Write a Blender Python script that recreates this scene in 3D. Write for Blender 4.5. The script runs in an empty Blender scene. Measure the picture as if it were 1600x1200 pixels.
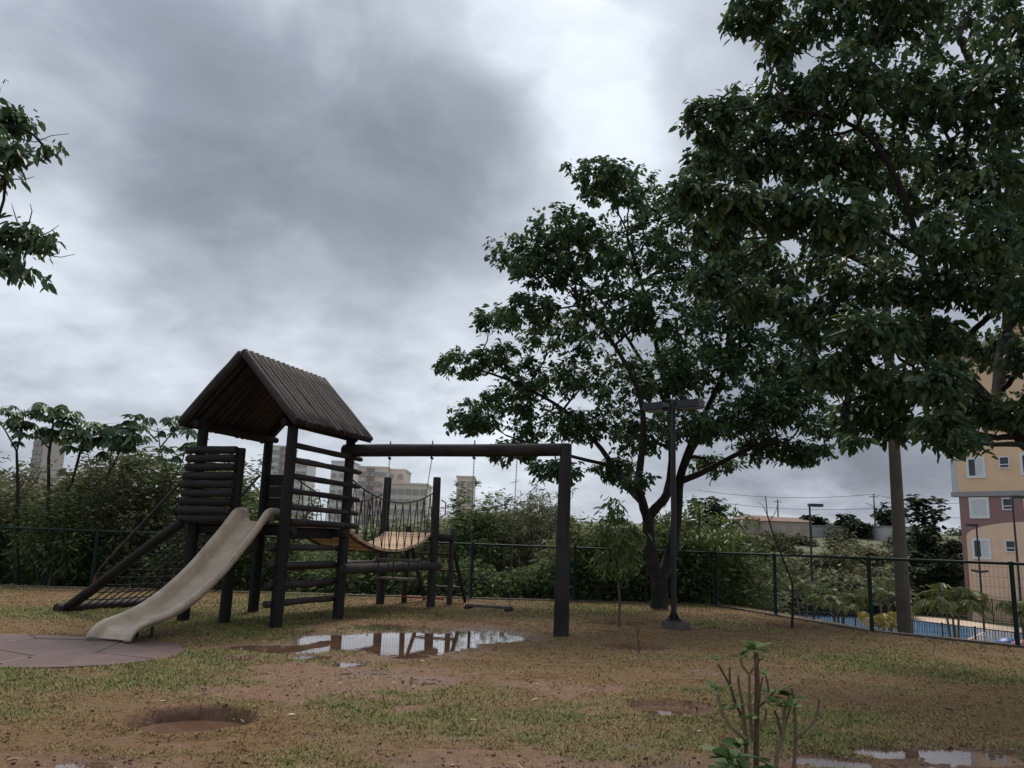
import bpy, math, random
import numpy as np
rnd = random.Random(7)
RS = np.random.RandomState(11)
sc = bpy.context.scene
col = sc.collection
R = math.radians
V = lambda *a: np.array(a, float)

# ------------------------------------------------------------------ camera
H, FPX, PITCH, ROLL = 1.3, 1265.1, R(11.22), R(2.02)
cam_d = bpy.data.cameras.new('camera')
cam = bpy.data.objects.new('camera', cam_d)
col.objects.link(cam)
cam_d.sensor_width = 36.0
cam_d.lens = 36.0 * FPX / 1600.0
cam_d.clip_start = 0.05
cam_d.clip_end = 6000
cp, sp, cr, sr = math.cos(PITCH), math.sin(PITCH), math.cos(ROLL), math.sin(ROLL)
_X = V(1, 0, 0); _Z = V(0, -cp, -sp); _Y = V(0, -sp, cp)
ax = cr * _X + sr * _Y
ay = -sr * _X + cr * _Y
from mathutils import Matrix, Vector
cam.matrix_world = Matrix(((ax[0], ay[0], _Z[0], 0), (ax[1], ay[1], _Z[1], 0), (ax[2], ay[2], _Z[2], H), (0, 0, 0, 1)))
sc.camera = cam
sc.render.resolution_x, sc.render.resolution_y = 1024, 768


def ray(x, y):
    a, b = x - 800, y - 600
    A = (cr * a + sr * b) / FPX
    B = (-sr * a + cr * b) / FPX
    return V(A, cp + B * sp, sp - B * cp)


def gz(x, y, z=0.0):
    d = ray(x, y)
    return V(0, 0, H) + d * ((z - H) / d[2])


def gy(x, y, Y):
    d = ray(x, y)
    return V(0, 0, H) + d * (Y / d[1])


# ------------------------------------------------------------------ sky, sun, exposure
SUN_DIR = ray(985, -560); SUN_DIR /= np.linalg.norm(SUN_DIR)
SUN_EL = math.asin(SUN_DIR[2]); SUN_AZ = math.atan2(SUN_DIR[0], SUN_DIR[1])
world = bpy.data.worlds.new('World')
sc.world = world
world.use_nodes = True
wn, wl = world.node_tree.nodes, world.node_tree.links
wn.clear()


def wnode(t, **k):
    n = wn.new(t)
    for a, b in k.items():
        setattr(n, a, b)
    return n


def wmath(op, a, b=None, c=None, clamp=False):
    n = wn.new('ShaderNodeMath'); n.operation = op; n.use_clamp = clamp
    for i, v in enumerate((a, b, c)):
        if v is None: continue
        if isinstance(v, (int, float)): n.inputs[i].default_value = v
        else: wl.new(v, n.inputs[i])
    return n.outputs[0]


tc = wnode('ShaderNodeTexCoord')
sep = wnode('ShaderNodeSeparateXYZ'); wl.new(tc.outputs['Generated'], sep.inputs[0])
zup = wmath('MAXIMUM', sep.outputs[2], 0.0)
den = wmath('ADD', zup, 0.34)
pxx = wmath('DIVIDE', sep.outputs[0], den)
pyy = wmath('DIVIDE', sep.outputs[1], den)
cmb = wnode('ShaderNodeCombineXYZ'); wl.new(pxx, cmb.inputs[0]); wl.new(pyy, cmb.inputs[1])


def wnoise(scale, detail, rough, dist, off):
    mp = wnode('ShaderNodeMapping'); mp.inputs['Location'].default_value = off
    wl.new(cmb.outputs[0], mp.inputs[0])
    n = wnode('ShaderNodeTexNoise'); n.inputs['Scale'].default_value = scale
    n.inputs['Detail'].default_value = detail; n.inputs['Roughness'].default_value = rough
    n.inputs['Distortion'].default_value = dist
    wl.new(mp.outputs[0], n.inputs['Vector'])
    return n.outputs['Fac']


n_big = wnoise(1.5, 4, 0.5, 0.25, (3.1, 0.4, 0))
n_mid = wnoise(3.4, 8, 0.56, 0.4, (1.7, 5.2, 0))
n_fine = wnoise(8.0, 5, 0.5, 0.2, (9.2, 2.1, 0))
# thin places in the cloud deck (direction, radius, strength)
gap = None
for (x, y, rad, amp) in [(720, 5, .07, .20), (800, 20, .06, .20), (860, 45, .05, .30), (930, 80, .05, .34), (960, 120, .04, .28), (900, 170, .05, .24), (930, 250, .07, .26), (1000, 330, .10, .20), (870, 330, .05, .10),
                         (1000, 210, .1, .18), (1120, 90, .12, .1), (20, 400, .10, .14), (190, 130, .04, .12), (500, 500, .09, .12), (760, 620, .16, .2), (120, 560, .16, .16), (480, 540, .12, .14), (700, 640, .16, .14), (60, 440, .14, .12), (220, 90, .18, -.12), (620, 190, .16, -.06), (650, 420, .15, -.12), (400, 500, .12, -.06), (1150, 200, .12, -.04), (1400, 735, .08, -.22), (1300, 720, .05, -.1)]:
    d = ray(x, y); d /= np.linalg.norm(d)
    vm = wnode('ShaderNodeVectorMath', operation='DISTANCE'); wl.new(tc.outputs['Generated'], vm.inputs[0]); vm.inputs[1].default_value = d
    q = wmath('DIVIDE', vm.outputs['Value'], rad)
    # rough the patch edge with cloud noise
    q = wmath('ADD', q, wmath('MULTIPLY', wmath('SUBTRACT', n_mid, 0.5), 2.6))
    q = wmath('MAXIMUM', q, 0.0)
    g = wmath('EXPONENT', wmath('MULTIPLY', wmath('MULTIPLY', q, q), -1.0))
    g = wmath('MULTIPLY', g, amp)
    gap = g if gap is None else wmath('ADD', gap, g)
t = wmath('MULTIPLY', wmath('SUBTRACT', n_big, 0.5), 0.95)
t = wmath('ADD', t, wmath('MULTIPLY', wmath('SUBTRACT', n_mid, 0.5), 0.70))
t = wmath('ADD', t, wmath('MULTIPLY', wmath('SUBTRACT', n_fine, 0.5), 0.24))
t = wmath('ADD', t, 0.40)
# deck gets lighter toward the horizon
hor = wmath('EXPONENT', wmath('MULTIPLY', zup, -7.5))
t = wmath('ADD', t, wmath('MULTIPLY', hor, 0.20))
gap = wmath('MULTIPLY', gap, wmath('ADD', wmath('MULTIPLY', n_fine, 1.3), .4))
gap = wmath('MINIMUM', gap, .36)
t = wmath('ADD', t, gap, clamp=True)
ramp = wnode('ShaderNodeValToRGB')
cr_ = ramp.color_ramp
cr_.elements[0].position = 0.0; cr_.elements[0].color = (0.115, 0.130, 0.155, 1)
cr_.elements[1].position = 1.0; cr_.elements[1].color = (0.510, 0.557, 0.620, 1)
for pos, c in ((.30, (.166, .185, .222)), (.52, (.268, .293, .338)), (.75, (.395, .430, .474))):
    e = cr_.elements.new(pos); e.color = (*c, 1)
wl.new(t, ramp.inputs[0])
sky = wnode('ShaderNodeTexSky', sky_type='NISHITA', sun_disc=False)
sky.sun_elevation = SUN_EL; sky.sun_rotation = SUN_AZ
sky.air_density = 1.0; sky.dust_density = 2.0
# overcast luminance: the deck brightens toward the zenith, L = (1 + 2 sin e)
cie = wmath('MULTIPLY', wmath('ADD', wmath('MULTIPLY', zup, 2.0), 1.0), 10.0 / 1.75)
cie = wmath('MAXIMUM', cie, 10.0)
sc10 = wnode('ShaderNodeVectorMath', operation='SCALE'); wl.new(ramp.outputs[0], sc10.inputs[0]); wl.new(cie, sc10.inputs['Scale'])
mixw = wnode('ShaderNodeMix', data_type='RGBA'); mixw.inputs['Factor'].default_value = 0.97
wl.new(sky.outputs[0], mixw.inputs['A']); wl.new(sc10.outputs[0], mixw.inputs['B'])
bg = wnode('ShaderNodeBackground'); bg.inputs['Strength'].default_value = 0.1
wl.new(mixw.outputs['Result'], bg.inputs['Color'])
wo = wnode('ShaderNodeOutputWorld'); wl.new(bg.outputs[0], wo.inputs[0])

sun_d = bpy.data.lights.new('sun', 'SUN'); sun_d.energy = 1.5; sun_d.angle = R(16); sun_d.color = (1, .90, .78)
sun = bpy.data.objects.new('sun', sun_d); col.objects.link(sun)
sun.rotation_euler = Vector(-SUN_DIR).to_track_quat('-Z', 'Y').to_euler()
sun.location = (0, 0, 40)
sc.view_settings.view_transform = 'Standard'
sc.view_settings.look = 'None'
sc.view_settings.exposure = 0.8
sc.view_settings.gamma = 1.0

# ------------------------------------------------------------------ noise in numpy
_perm = np.random.RandomState(5).rand(4096)


def vnoise(x, y, seed=0):
    xi = np.floor(x).astype(np.int64); yi = np.floor(y).astype(np.int64)
    fx = x - xi; fy = y - yi
    fx = fx * fx * (3 - 2 * fx); fy = fy * fy * (3 - 2 * fy)
    h = lambda a, b: _perm[((a * 374761393 + b * 668265263 + seed * 974711) ^ ((a * 31 + b * 17) >> 3)) % 4096]
    return (h(xi, yi) * (1 - fx) + h(xi + 1, yi) * fx) * (1 - fy) + (h(xi, yi + 1) * (1 - fx) + h(xi + 1, yi + 1) * fx) * fy


def fbm(x, y, sc_, oct_=4, seed=0):
    s = 0; a = .5; n = 0
    for o in range(oct_):
        s = s + a * vnoise(x * sc_ + 13.7 * o, y * sc_ - 7.1 * o, seed + o); n += a
        sc_ *= 2.03; a *= .5
    return s / n - .5


def sstep(a, b, x):
    t = np.clip((x - a) / (b - a), 0, 1)
    return t * t * (3 - 2 * t)


# ------------------------------------------------------------------ materials
def new_mat(name):
    m = bpy.data.materials.new(name); m.use_nodes = True
    return m, m.node_tree.nodes, m.node_tree.links, m.node_tree.nodes['Principled BSDF']


def simple(name, c, rough=.6, metal=0.0, var=.18, scale=6.0, bump=.0, bscale=40.0, spec=.5, c2=None, dirt=0.0):
    m, n, l, b = new_mat(name)
    tc = n.new('ShaderNodeTexCoord')
    nz = n.new('ShaderNodeTexNoise'); nz.inputs['Scale'].default_value = scale; nz.inputs['Detail'].default_value = 6
    nz.inputs['Roughness'].default_value = .65
    l.new(tc.outputs['Object'], nz.inputs['Vector'])
    r = n.new('ShaderNodeValToRGB')
    c2 = c2 or tuple(x * (1 - var) for x in c)
    r.color_ramp.elements[0].position = .32; r.color_ramp.elements[0].color = (*c2, 1)
    r.color_ramp.elements[1].position = .68; r.color_ramp.elements[1].color = (*[min(1, x * (1 + var * .5)) for x in c], 1)
    l.new(nz.outputs['Fac'], r.inputs[0]); l.new(r.outputs[0], b.inputs['Base Color'])
    b.inputs['Roughness'].default_value = rough; b.inputs['Metallic'].default_value = metal
    b.inputs['Specular IOR Level'].default_value = spec
    if bump:
        nb = n.new('ShaderNodeTexNoise'); nb.inputs['Scale'].default_value = bscale; nb.inputs['Detail'].default_value = 5
        l.new(tc.outputs['Object'], nb.inputs['Vector'])
        bp = n.new('ShaderNodeBump'); bp.inputs['Strength'].default_value = bump; bp.inputs['Distance'].default_value = .02
        l.new(nb.outputs['Fac'], bp.inputs['Height']); l.new(bp.outputs[0], b.inputs['Normal'])
    return m


def wood(name, dark, light, rough=.75, along=3.0, around=38.0, bump=.6):
    m, n, l, b = new_mat(name)
    tc = n.new('ShaderNodeTexCoord'); oi = n.new('ShaderNodeObjectInfo')
    mp = n.new('ShaderNodeMapping'); mp.inputs['Scale'].default_value = (around, along, 1)
    ad = n.new('ShaderNodeVectorMath'); ad.operation = 'ADD'
    cx = n.new('ShaderNodeCombineXYZ'); mu = n.new('ShaderNodeMath'); mu.operation = 'MULTIPLY'; mu.inputs[1].default_value = 37.0
    l.new(oi.outputs['Random'], mu.inputs[0]); l.new(mu.outputs[0], cx.inputs[1]); l.new(mu.outputs[0], cx.inputs[2])
    l.new(tc.outputs['UV'], mp.inputs[0]); l.new(mp.outputs[0], ad.inputs[0]); l.new(cx.outputs[0], ad.inputs[1])
    nz = n.new('ShaderNodeTexNoise'); nz.inputs['Scale'].default_value = 1.0; nz.inputs['Detail'].default_value = 6; nz.inputs['Roughness'].default_value = .6
    l.new(ad.outputs[0], nz.inputs['Vector'])
    n2 = n.new('ShaderNodeTexNoise'); n2.inputs['Scale'].default_value = 3.2; n2.inputs['Detail'].default_value = 5
    l.new(tc.outputs['Object'], n2.inputs['Vector'])
    r = n.new('ShaderNodeValToRGB')
    r.color_ramp.elements[0].position = .34; r.color_ramp.elements[0].color = (*dark, 1)
    r.color_ramp.elements[1].position = .72; r.color_ramp.elements[1].color = (*light, 1)
    mx = n.new('ShaderNodeMix'); mx.data_type = 'FLOAT'; mx.inputs['Factor'].default_value = .45
    l.new(nz.outputs['Fac'], mx.inputs['A']); l.new(n2.outputs['Fac'], mx.inputs['B'])
    l.new(mx.outputs['Result'], r.inputs[0])
    vr = n.new('ShaderNodeMapRange'); vr.inputs['To Min'].default_value = .62; vr.inputs['To Max'].default_value = 1.45
    l.new(oi.outputs['Random'], vr.inputs['Value'])
    vs_ = n.new('ShaderNodeVectorMath'); vs_.operation = 'SCALE'
    l.new(r.outputs[0], vs_.inputs[0]); l.new(vr.outputs[0], vs_.inputs['Scale']); l.new(vs_.outputs[0], b.inputs['Base Color'])
    bp = n.new('ShaderNodeBump'); bp.inputs['Strength'].default_value = bump; bp.inputs['Distance'].default_value = .012
    l.new(nz.outputs['Fac'], bp.inputs['Height']); l.new(bp.outputs[0], b.inputs['Normal'])
    b.inputs['Roughness'].default_value = rough; b.inputs['Specular IOR Level'].default_value = .35
    return m


def leafmat(name, dark, mid, light, trans=.25, rough=.45, spec=.4):
    m, n, l, b = new_mat(name)
    at = n.new('ShaderNodeAttribute'); at.attribute_name = 'tint'
    r = n.new('ShaderNodeValToRGB')
    r.color_ramp.elements[0].position = 0; r.color_ramp.elements[0].color = (*dark, 1)
    r.color_ramp.elements[1].position = 1; r.color_ramp.elements[1].color = (*light, 1)
    e = r.color_ramp.elements.new(.6); e.color = (*mid, 1)
    l.new(at.outputs['Fac'], r.inputs[0]); l.new(r.outputs[0], b.inputs['Base Color'])
    b.inputs['Roughness'].default_value = rough; b.inputs['Specular IOR Level'].default_value = spec
    tr = n.new('ShaderNodeBsdfTranslucent'); l.new(r.outputs[0], tr.inputs['Color'])
    ms = n.new('ShaderNodeMixShader'); ms.inputs[0].default_value = trans
    l.new(b.outputs[0], ms.inputs[1]); l.new(tr.outputs[0], ms.inputs[2])
    l.new(ms.outputs[0], n['Material Output'].inputs['Surface'])
    return m


M = {}
M['log'] = wood('dark stained log', (.009, .008, .008), (.034, .028, .027))
M['loggrey'] = wood('weathered grey log', (.015, .0135, .013), (.068, .058, .053), along=2.0)
M['roofslat'] = wood('weathered roof slat', (.018, .015, .015), (.082, .066, .062), along=2.0, bump=.8)
M['plank'] = wood('grey plank', (.03, .024, .02), (.10, .08, .065), along=2.0, around=12)
M['bridgeslat'] = wood('pale bridge slat', (.50, .33, .20), (.74, .53, .35), along=2.0, around=10)
M['bark'] = wood('tree bark', (.012, .011, .010), (.055, .047, .040), along=8.0, around=14.0, bump=1.0, rough=.9)
M['barkpale'] = wood('pale bark', (.06, .05, .04), (.19, .16, .12), along=8.0, around=14.0, bump=.8, rough=.9)
M['barkgrey'] = wood('grey bark', (.05, .044, .036), (.16, .14, .115), along=8.0, around=14.0, bump=.8, rough=.9)
M['shrubstem'] = wood('shrub stem', (.085, .062, .038), (.26, .19, .115), along=25.0, around=10.0, bump=.7)
M['rope'] = simple('black rope', (.012, .012, .013), .9)
M['rope2'] = simple('brown rope', (.05, .035, .028), .9)
M['chain'] = simple('steel chain', (.16, .16, .16), .45, .8)
M['slide'] = simple('cream fibreglass', (.51, .415, .305), .40, c2=(.38, .30, .215), scale=4.5, bump=.05, bscale=18)
M['green'] = simple('dark green paint', (.010, .032, .023), .6, var=.3, spec=.2)
M['wire'] = simple('green coated wire', (.012, .024, .018), .8, spec=.1)
M['black'] = simple('black painted steel', (.012, .012, .014), .4, var=.25)
M['lamphead'] = simple('lamp head', (.018, .017, .022), .35)
M['lens'] = simple('lamp lens', (.20, .20, .20), .2)
M['redpaint'] = simple('red paint', (.33, .03, .03), .45)
M['railpaint'] = simple('dark rail paint', (.03, .02, .02), .45)
M['concrete'] = simple('concrete', (.22, .20, .18), .85, var=.35, scale=5, bump=.4)
M['polecon'] = simple('pole concrete', (.115, .098, .080), .85, var=.35, scale=2.2, bump=.5, bscale=25)
M['white'] = simple('white paint', (.72, .72, .70), .5, var=.08)
M['slab'] = simple('reddish slab', (.125, .072, .065), .55, var=.45, scale=2.3, bump=.35, bscale=45)
M['tan'] = simple('tan render', (.78, .53, .33), .85, var=.08, scale=1.2)
M['peach'] = simple('peach render', (.76, .54, .38), .85, var=.08, scale=1.2)
M['mauve'] = simple('mauve render', (.29, .165, .15), .85, var=.1, scale=1.2)
M['beige'] = simple('hazy beige render', (.74, .65, .575), .9, var=.08, scale=.08)  # lightened for distance haze, which is mixed into the wall colour
M['beige2'] = simple('far pale render', (.72, .70, .685), .9, var=.08, scale=.08)
M['brick'] = simple('far brown render', (.34, .245, .215), .9, var=.1, scale=.08)
M['browngrey'] = simple('hazy brown grey render', (.48, .43, .41), .9, var=.1, scale=.08)  # brown paled so the haze over the far tower sits in its colour
M['pane'] = simple('window glass', (.035, .045, .055), .12, var=.3, scale=1)
M['farpane'] = simple('hazy window glass', (.38, .355, .345), .3, var=.3, scale=.3)  # much paler than glass: haze is painted into the base colour
M['shutter'] = simple('white shutter', (.66, .67, .68), .5, var=.06)
M['ledge'] = simple('grey ledge', (.30, .30, .29), .8)
M['pooldeck'] = simple('pool deck', (.60, .47, .36), .8, var=.12, scale=.6)
M['poolblue'] = simple('pool water', (.20, .37, .56), .12, var=.3, scale=.5, bump=.12, bscale=2)
M['poolpale'] = simple('shallow pool water', (.42, .52, .62), .08, var=.2, scale=.5, bump=.1, bscale=2)
M['blueplas'] = simple('blue plastic', (.02, .12, .42), .4)
M['redplas'] = simple('dull red plastic', (.33, .07, .09), .4)
M['redroof'] = simple('red tile roof', (.25, .16, .13), .9, scale=.5)
M['cream'] = simple('cream wall', (.50, .42, .34), .9, scale=.2)
M['greywall'] = simple('grey wall', (.34, .33, .32), .9, scale=.2)
M['pale'] = simple('pale wall', (.55, .55, .54), .9, scale=.3)
M['yellow'] = simple('yellow sign', (.60, .50, .04), .6)
M['litter'] = leafmat('dead leaf', (.10, .05, .02), (.25, .16, .07), (.42, .36, .18), trans=.1)
M['leafA'] = leafmat('tree leaf', (0.044, 0.083, 0.047), (0.071, 0.136, 0.060), (0.165, 0.230, 0.079), trans=.42)
M['leafB'] = leafmat('big tree leaf', (0.044, 0.083, 0.049), (0.078, 0.144, 0.065), (0.208, 0.248, 0.092), trans=.30)
M['leafbush'] = leafmat('bush leaf', (0.061, 0.100, 0.048), (0.132, 0.186, 0.077), (0.329, 0.356, 0.124), trans=.25, rough=.8, spec=.12)
M['leafdry'] = leafmat('grey green leaf', (0.092, 0.100, 0.065), (0.204, 0.218, 0.124), (0.438, 0.412, 0.233), trans=.2, rough=.8, spec=.12)
M['leaflight'] = leafmat('light green leaf', (.075, .120, .036), (.135, .200, .060), (.23, .28, .09), trans=.35)
M['leafcec'] = leafmat('umbrella leaf', (0.065, 0.120, 0.071), (0.115, 0.186, 0.100), (0.245, 0.301, 0.138), trans=.2)
M['leafdark'] = leafmat('far dark leaf', (0.019, 0.032, 0.019), (0.035, 0.054, 0.027), (0.081, 0.101, 0.047), trans=.1, rough=.8, spec=.12)
M['leaffar'] = leafmat('hillside leaf', (.040, .052, .028), (.085, .098, .048), (.15, .15, .075), trans=.1, rough=.8, spec=.12)
M['palm'] = leafmat('palm frond', (.05, .075, .02), (.11, .15, .04), (.24, .25, .07), trans=.3)
M['palmyel'] = leafmat('yellow palm frond', (.13, .12, .02), (.30, .25, .04), (.46, .36, .08), trans=.3)
M['shrubleaf'] = leafmat('shrub leaf', (.070, .120, .045), (.115, .185, .068), (.20, .26, .11), trans=.3, rough=.65, spec=.2)


def blade_mat():
    m, n, l, b = new_mat('grass blade')
    at = n.new('ShaderNodeAttribute'); at.attribute_name = 'tint'
    r = n.new('ShaderNodeValToRGB')
    els = r.color_ramp.elements
    els[0].position = 0; els[0].color = (.21, .112, .045, 1)
    els[1].position = 1; els[1].color = (.155, .195, .050, 1)
    for p, c in ((.28, (.29, .190, .082)), (.5, (.33, .250, .110)), (.72, (.240, .220, .075))):
        e = els.new(p); e.color = (*c, 1)
    l.new(at.outputs['Fac'], r.inputs[0]); l.new(r.outputs[0], b.inputs['Base Color'])
    b.inputs['Roughness'].default_value = .7; b.inputs['Specular IOR Level'].default_value = .25
    return m


M['blade'] = blade_mat()


def ground_mat():
    m, n, l, b = new_mat('turf and red soil')
    tc = n.new('ShaderNodeTexCoord')

    def noise(s, d=6, ro=.6):
        z = n.new('ShaderNodeTexNoise'); z.inputs['Scale'].default_value = s; z.inputs['Detail'].default_value = d; z.inputs['Roughness'].default_value = ro
        l.new(tc.outputs['Object'], z.inputs['Vector']); return z.outputs['Fac']

    def rmp(fac, stops):
        r = n.new('ShaderNodeValToRGB'); e = r.color_ramp.elements
        e[0].position, e[0].color = stops[0][0], (*stops[0][1], 1)
        e[1].position, e[1].color = stops[-1][0], (*stops[-1][1], 1)
        for p, c in stops[1:-1]:
            q = e.new(p); q.color = (*c, 1)
        l.new(fac, r.inputs[0]); return r.outputs[0]

    def mix(f, a, b_):
        x = n.new('ShaderNodeMix'); x.data_type = 'RGBA'
        l.new(f, x.inputs['Factor']); l.new(a, x.inputs['A']); l.new(b_, x.inputs['B']); return x.outputs['Result']

    def attr(nm):
        a = n.new('ShaderNodeAttribute'); a.attribute_name = nm; return a.outputs['Fac']
    soil = rmp(noise(9, 8, .7), [(.3, (.105, .052, .026)), (.5, (.195, .105, .056)), (.72, (.29, .17, .096))])
    turf = rmp(noise(26, 8, .75), [(.3, (.060, .034, .012)), (.46, (.135, .084, .030)), (.60, (.22, .145, .052)), (.75, (.33, .225, .085))])
    green = rmp(noise(30, 8, .75), [(.3, (.032, .034, .010)), (.5, (.085, .085, .024)), (.72, (.18, .155, .050))])
    hill = rmp(noise(.35, 8, .7), [(.3, (.070, .080, .040)), (.5, (.120, .130, .065)), (.7, (.190, .180, .100))])
    c = mix(attr('green'), turf, green)
    patch = rmp(noise(3.2, 7, .7), [(.40, (0, 0, 0)), (.66, (.5, .5, .5))])
    c = mix(patch, c, soil)
    c = mix(attr('bare'), c, soil)
    c = mix(attr('far'), c, hill)
    wetc = n.new('ShaderNodeMix'); wetc.data_type = 'RGBA'; wetc.blend_type = 'MULTIPLY'
    wetc.inputs['B'].default_value = (.62, .52, .47, 1)
    l.new(attr('wet'), wetc.inputs['Factor']); l.new(c, wetc.inputs['A'])
    l.new(wetc.outputs['Result'], b.inputs['Base Color'])
    mr = n.new('ShaderNodeMapRange'); mr.inputs['To Min'].default_value = .92; mr.inputs['To Max'].default_value = .42
    l.new(attr('wet'), mr.inputs['Value']); l.new(mr.outputs[0], b.inputs['Roughness'])
    b.inputs['Specular IOR Level'].default_value = .4
    bp = n.new('ShaderNodeBump'); bp.inputs['Strength'].default_value = .8; bp.inputs['Distance'].default_value = .02
    l.new(noise(45, 6, .7), bp.inputs['Height']); l.new(bp.outputs[0], b.inputs['Normal'])
    return m


M['ground'] = ground_mat()


def water_mat():
    m, n, l, b = new_mat('muddy water')
    tc = n.new('ShaderNodeTexCoord')
    nz = n.new('ShaderNodeTexNoise'); nz.inputs['Scale'].default_value = 2.5; nz.inputs['Detail'].default_value = 4
    l.new(tc.outputs['Object'], nz.inputs['Vector'])
    r = n.new('ShaderNodeValToRGB')
    r.color_ramp.elements[0].position = .35; r.color_ramp.elements[0].color = (.105, .058, .038, 1)
    r.color_ramp.elements[1].position = .7; r.color_ramp.elements[1].color = (.165, .100, .066, 1)
    l.new(nz.outputs['Fac'], r.inputs[0]); l.new(r.outputs[0], b.inputs['Base Color'])
    b.inputs['Roughness'].default_value = .015; b.inputs['IOR'].default_value = 1.36
    b.inputs['Specular IOR Level'].default_value = .75
    n2 = n.new('ShaderNodeTexNoise'); n2.inputs['Scale'].default_value = 9; n2.inputs['Detail'].default_value = 2
    l.new(tc.outputs['Object'], n2.inputs['Vector'])
    bp = n.new('ShaderNodeBump'); bp.inputs['Strength'].default_value = .018; bp.inputs['Distance'].default_value = .02
    l.new(n2.outputs['Fac'], bp.inputs['Height']); l.new(bp.outputs[0], b.inputs['Normal'])
    return m


M['water'] = water_mat()


# ------------------------------------------------------------------ mesh helpers
def unit(v):
    v = np.asarray(v, float); return v / (np.linalg.norm(v) + 1e-12)


class MB:
    def __init__(s):
        s.v = []; s.f = []; s.uv = []

    def add(s, vs, fs, uvs=None):
        o = len(s.v)
        s.v.extend([tuple(map(float, q)) for q in vs])
        for i, fc in enumerate(fs):
            s.f.append(tuple(o + k for k in fc))
            s.uv.append(uvs[i] if uvs else [(0, 0)] * len(fc))

    def box(s, c, sx, sy, sz, ex=(1, 0, 0), ey=(0, 1, 0), ez=(0, 0, 1)):
        c = np.asarray(c, float); ex, ey, ez = unit(ex) * sx / 2, unit(ey) * sy / 2, unit(ez) * sz / 2
        vs = [c + i * ex + j * ey + k * ez for i in (-1, 1) for j in (-1, 1) for k in (-1, 1)]
        fs = [(0, 1, 3, 2), (4, 6, 7, 5), (0, 4, 5, 1), (2, 3, 7, 6), (0, 2, 6, 4), (1, 5, 7, 3)]
        uvs = []
        for fc in fs:
            p = [vs[k] for k in fc]; a = np.linalg.norm(p[1] - p[0]); b = np.linalg.norm(p[3] - p[0])
            uvs.append([(0, 0), (0, a), (b, a), (b, 0)] if a > b else [(0, 0), (a, 0), (a, b), (0, b)])
        s.add(vs, fs, uvs); return s

    def tube(s, pts, rad, seg=8, cap=True, wob=0.0, seed=0):
        pts = [np.asarray(p, float) for p in pts]; n = len(pts)
        if np.isscalar(rad): rad = [rad] * n
        elif len(rad) == 2 and n > 2: rad = list(np.linspace(rad[0], rad[1], n))
        rr = np.random.RandomState(seed)
        t0 = unit(pts[1] - pts[0]); ref = V(0, 0, 1) if abs(t0[2]) < .9 else V(1, 0, 0)
        a = unit(np.cross(t0, ref)); vs = []; L = 0; Ls = []
        for i in range(n):
            tt = unit(pts[min(i + 1, n - 1)] - pts[max(i - 1, 0)])
            a = unit(a - tt * np.dot(a, tt)); b = np.cross(tt, a)
            if i: L += np.linalg.norm(pts[i] - pts[i - 1])
            Ls.append(L)
            for k in range(seg):
                an = 2 * math.pi * k / seg
                q = rad[i] * (1 + (wob * rr.randn() if wob else 0))
                vs.append(pts[i] + q * (math.cos(an) * a + math.sin(an) * b))
        fs = []; uvs = []
        for i in range(n - 1):
            for k in range(seg):
                k2 = (k + 1) % seg
                fs.append((i * seg + k, i * seg + k2, (i + 1) * seg + k2, (i + 1) * seg + k))
                uvs.append([(k / seg, Ls[i]), ((k + 1) / seg, Ls[i]), ((k + 1) / seg, Ls[i + 1]), (k / seg, Ls[i + 1])])
        if cap:
            fs.append(tuple(range(seg - 1, -1, -1))); uvs.append([(.5 + .1 * math.cos(k), .1 * math.sin(k)) for k in range(seg)])
            fs.append(tuple((n - 1) * seg + k for k in range(seg))); uvs.append([(.5 + .1 * math.cos(k), .1 * math.sin(k)) for k in range(seg)])
        s.add(vs, fs, uvs); return s

    def log(s, a, b, r0, r1=None, seg=10, n=None, wob=.03, seed=None, bend=.012):
        """a debarked log: uneven radius, slightly bent, rounded ends"""
        a, b = np.asarray(a, float), np.asarray(b, float); r1 = r1 or r0
        L = np.linalg.norm(b - a); n = n or max(4, int(L / .3) + 2)
        seed = rnd.randrange(10 ** 6) if seed is None else seed
        rr = np.random.RandomState(seed)
        d = unit(b - a); side = unit(np.cross(d, V(.3, .5, .81)))
        pts, rad = [], []
        e = min(.02, L * .1)
        ph = rr.rand() * 6; ti = [0, e / L] + list(np.linspace(e / L, 1 - e / L, n)[1:-1]) + [1 - e / L, 1]
        for i, tt in enumerate(ti):
            pts.append(a + (b - a) * tt + side * bend * math.sin(tt * 3.14) * math.sin(ph + tt * 4))
            q = r0 + (r1 - r0) * tt
            if i in (0, len(ti) - 1): q *= .84
            rad.append(q * (1 + wob * rr.randn()))
        return s.tube(pts, rad, seg, True, wob * .35, seed)

    def build(s, name, mat, parent=None, smooth=True, loc=None):
        me = bpy.data.meshes.new(name)
        v = s.v if loc is None else [tuple(np.array(q) - loc) for q in s.v]
        me.from_pydata(v, [], s.f)
        uvl = me.uv_layers.new(name='UVMap')
        flat = [c for f in s.uv for q in f for c in q]
        if len(flat) == 2 * len(me.loops): uvl.data.foreach_set('uv', flat)
        me.materials.append(mat)
        if smooth:
            me.polygons.foreach_set('use_smooth', [True] * len(me.polygons))
            if len(me.polygons) < 60000:
                try: me.set_sharp_from_angle(angle=R(42))
                except Exception: pass
        o = bpy.data.objects.new(name, me); col.objects.link(o)
        if loc is not None: o.location = loc
        if parent is not None: par(o, parent)
        return o


def par(o, p):
    o.parent = p
    o.matrix_parent_inverse = Matrix.Translation(p.location).inverted() if False else Matrix.Identity(4)


def tag(o, label=None, cat=None, group=None, kind=None):
    if label: o['label'] = label
    if cat: o['category'] = cat
    if group: o['group'] = group
    if kind: o['kind'] = kind
    return o


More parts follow.
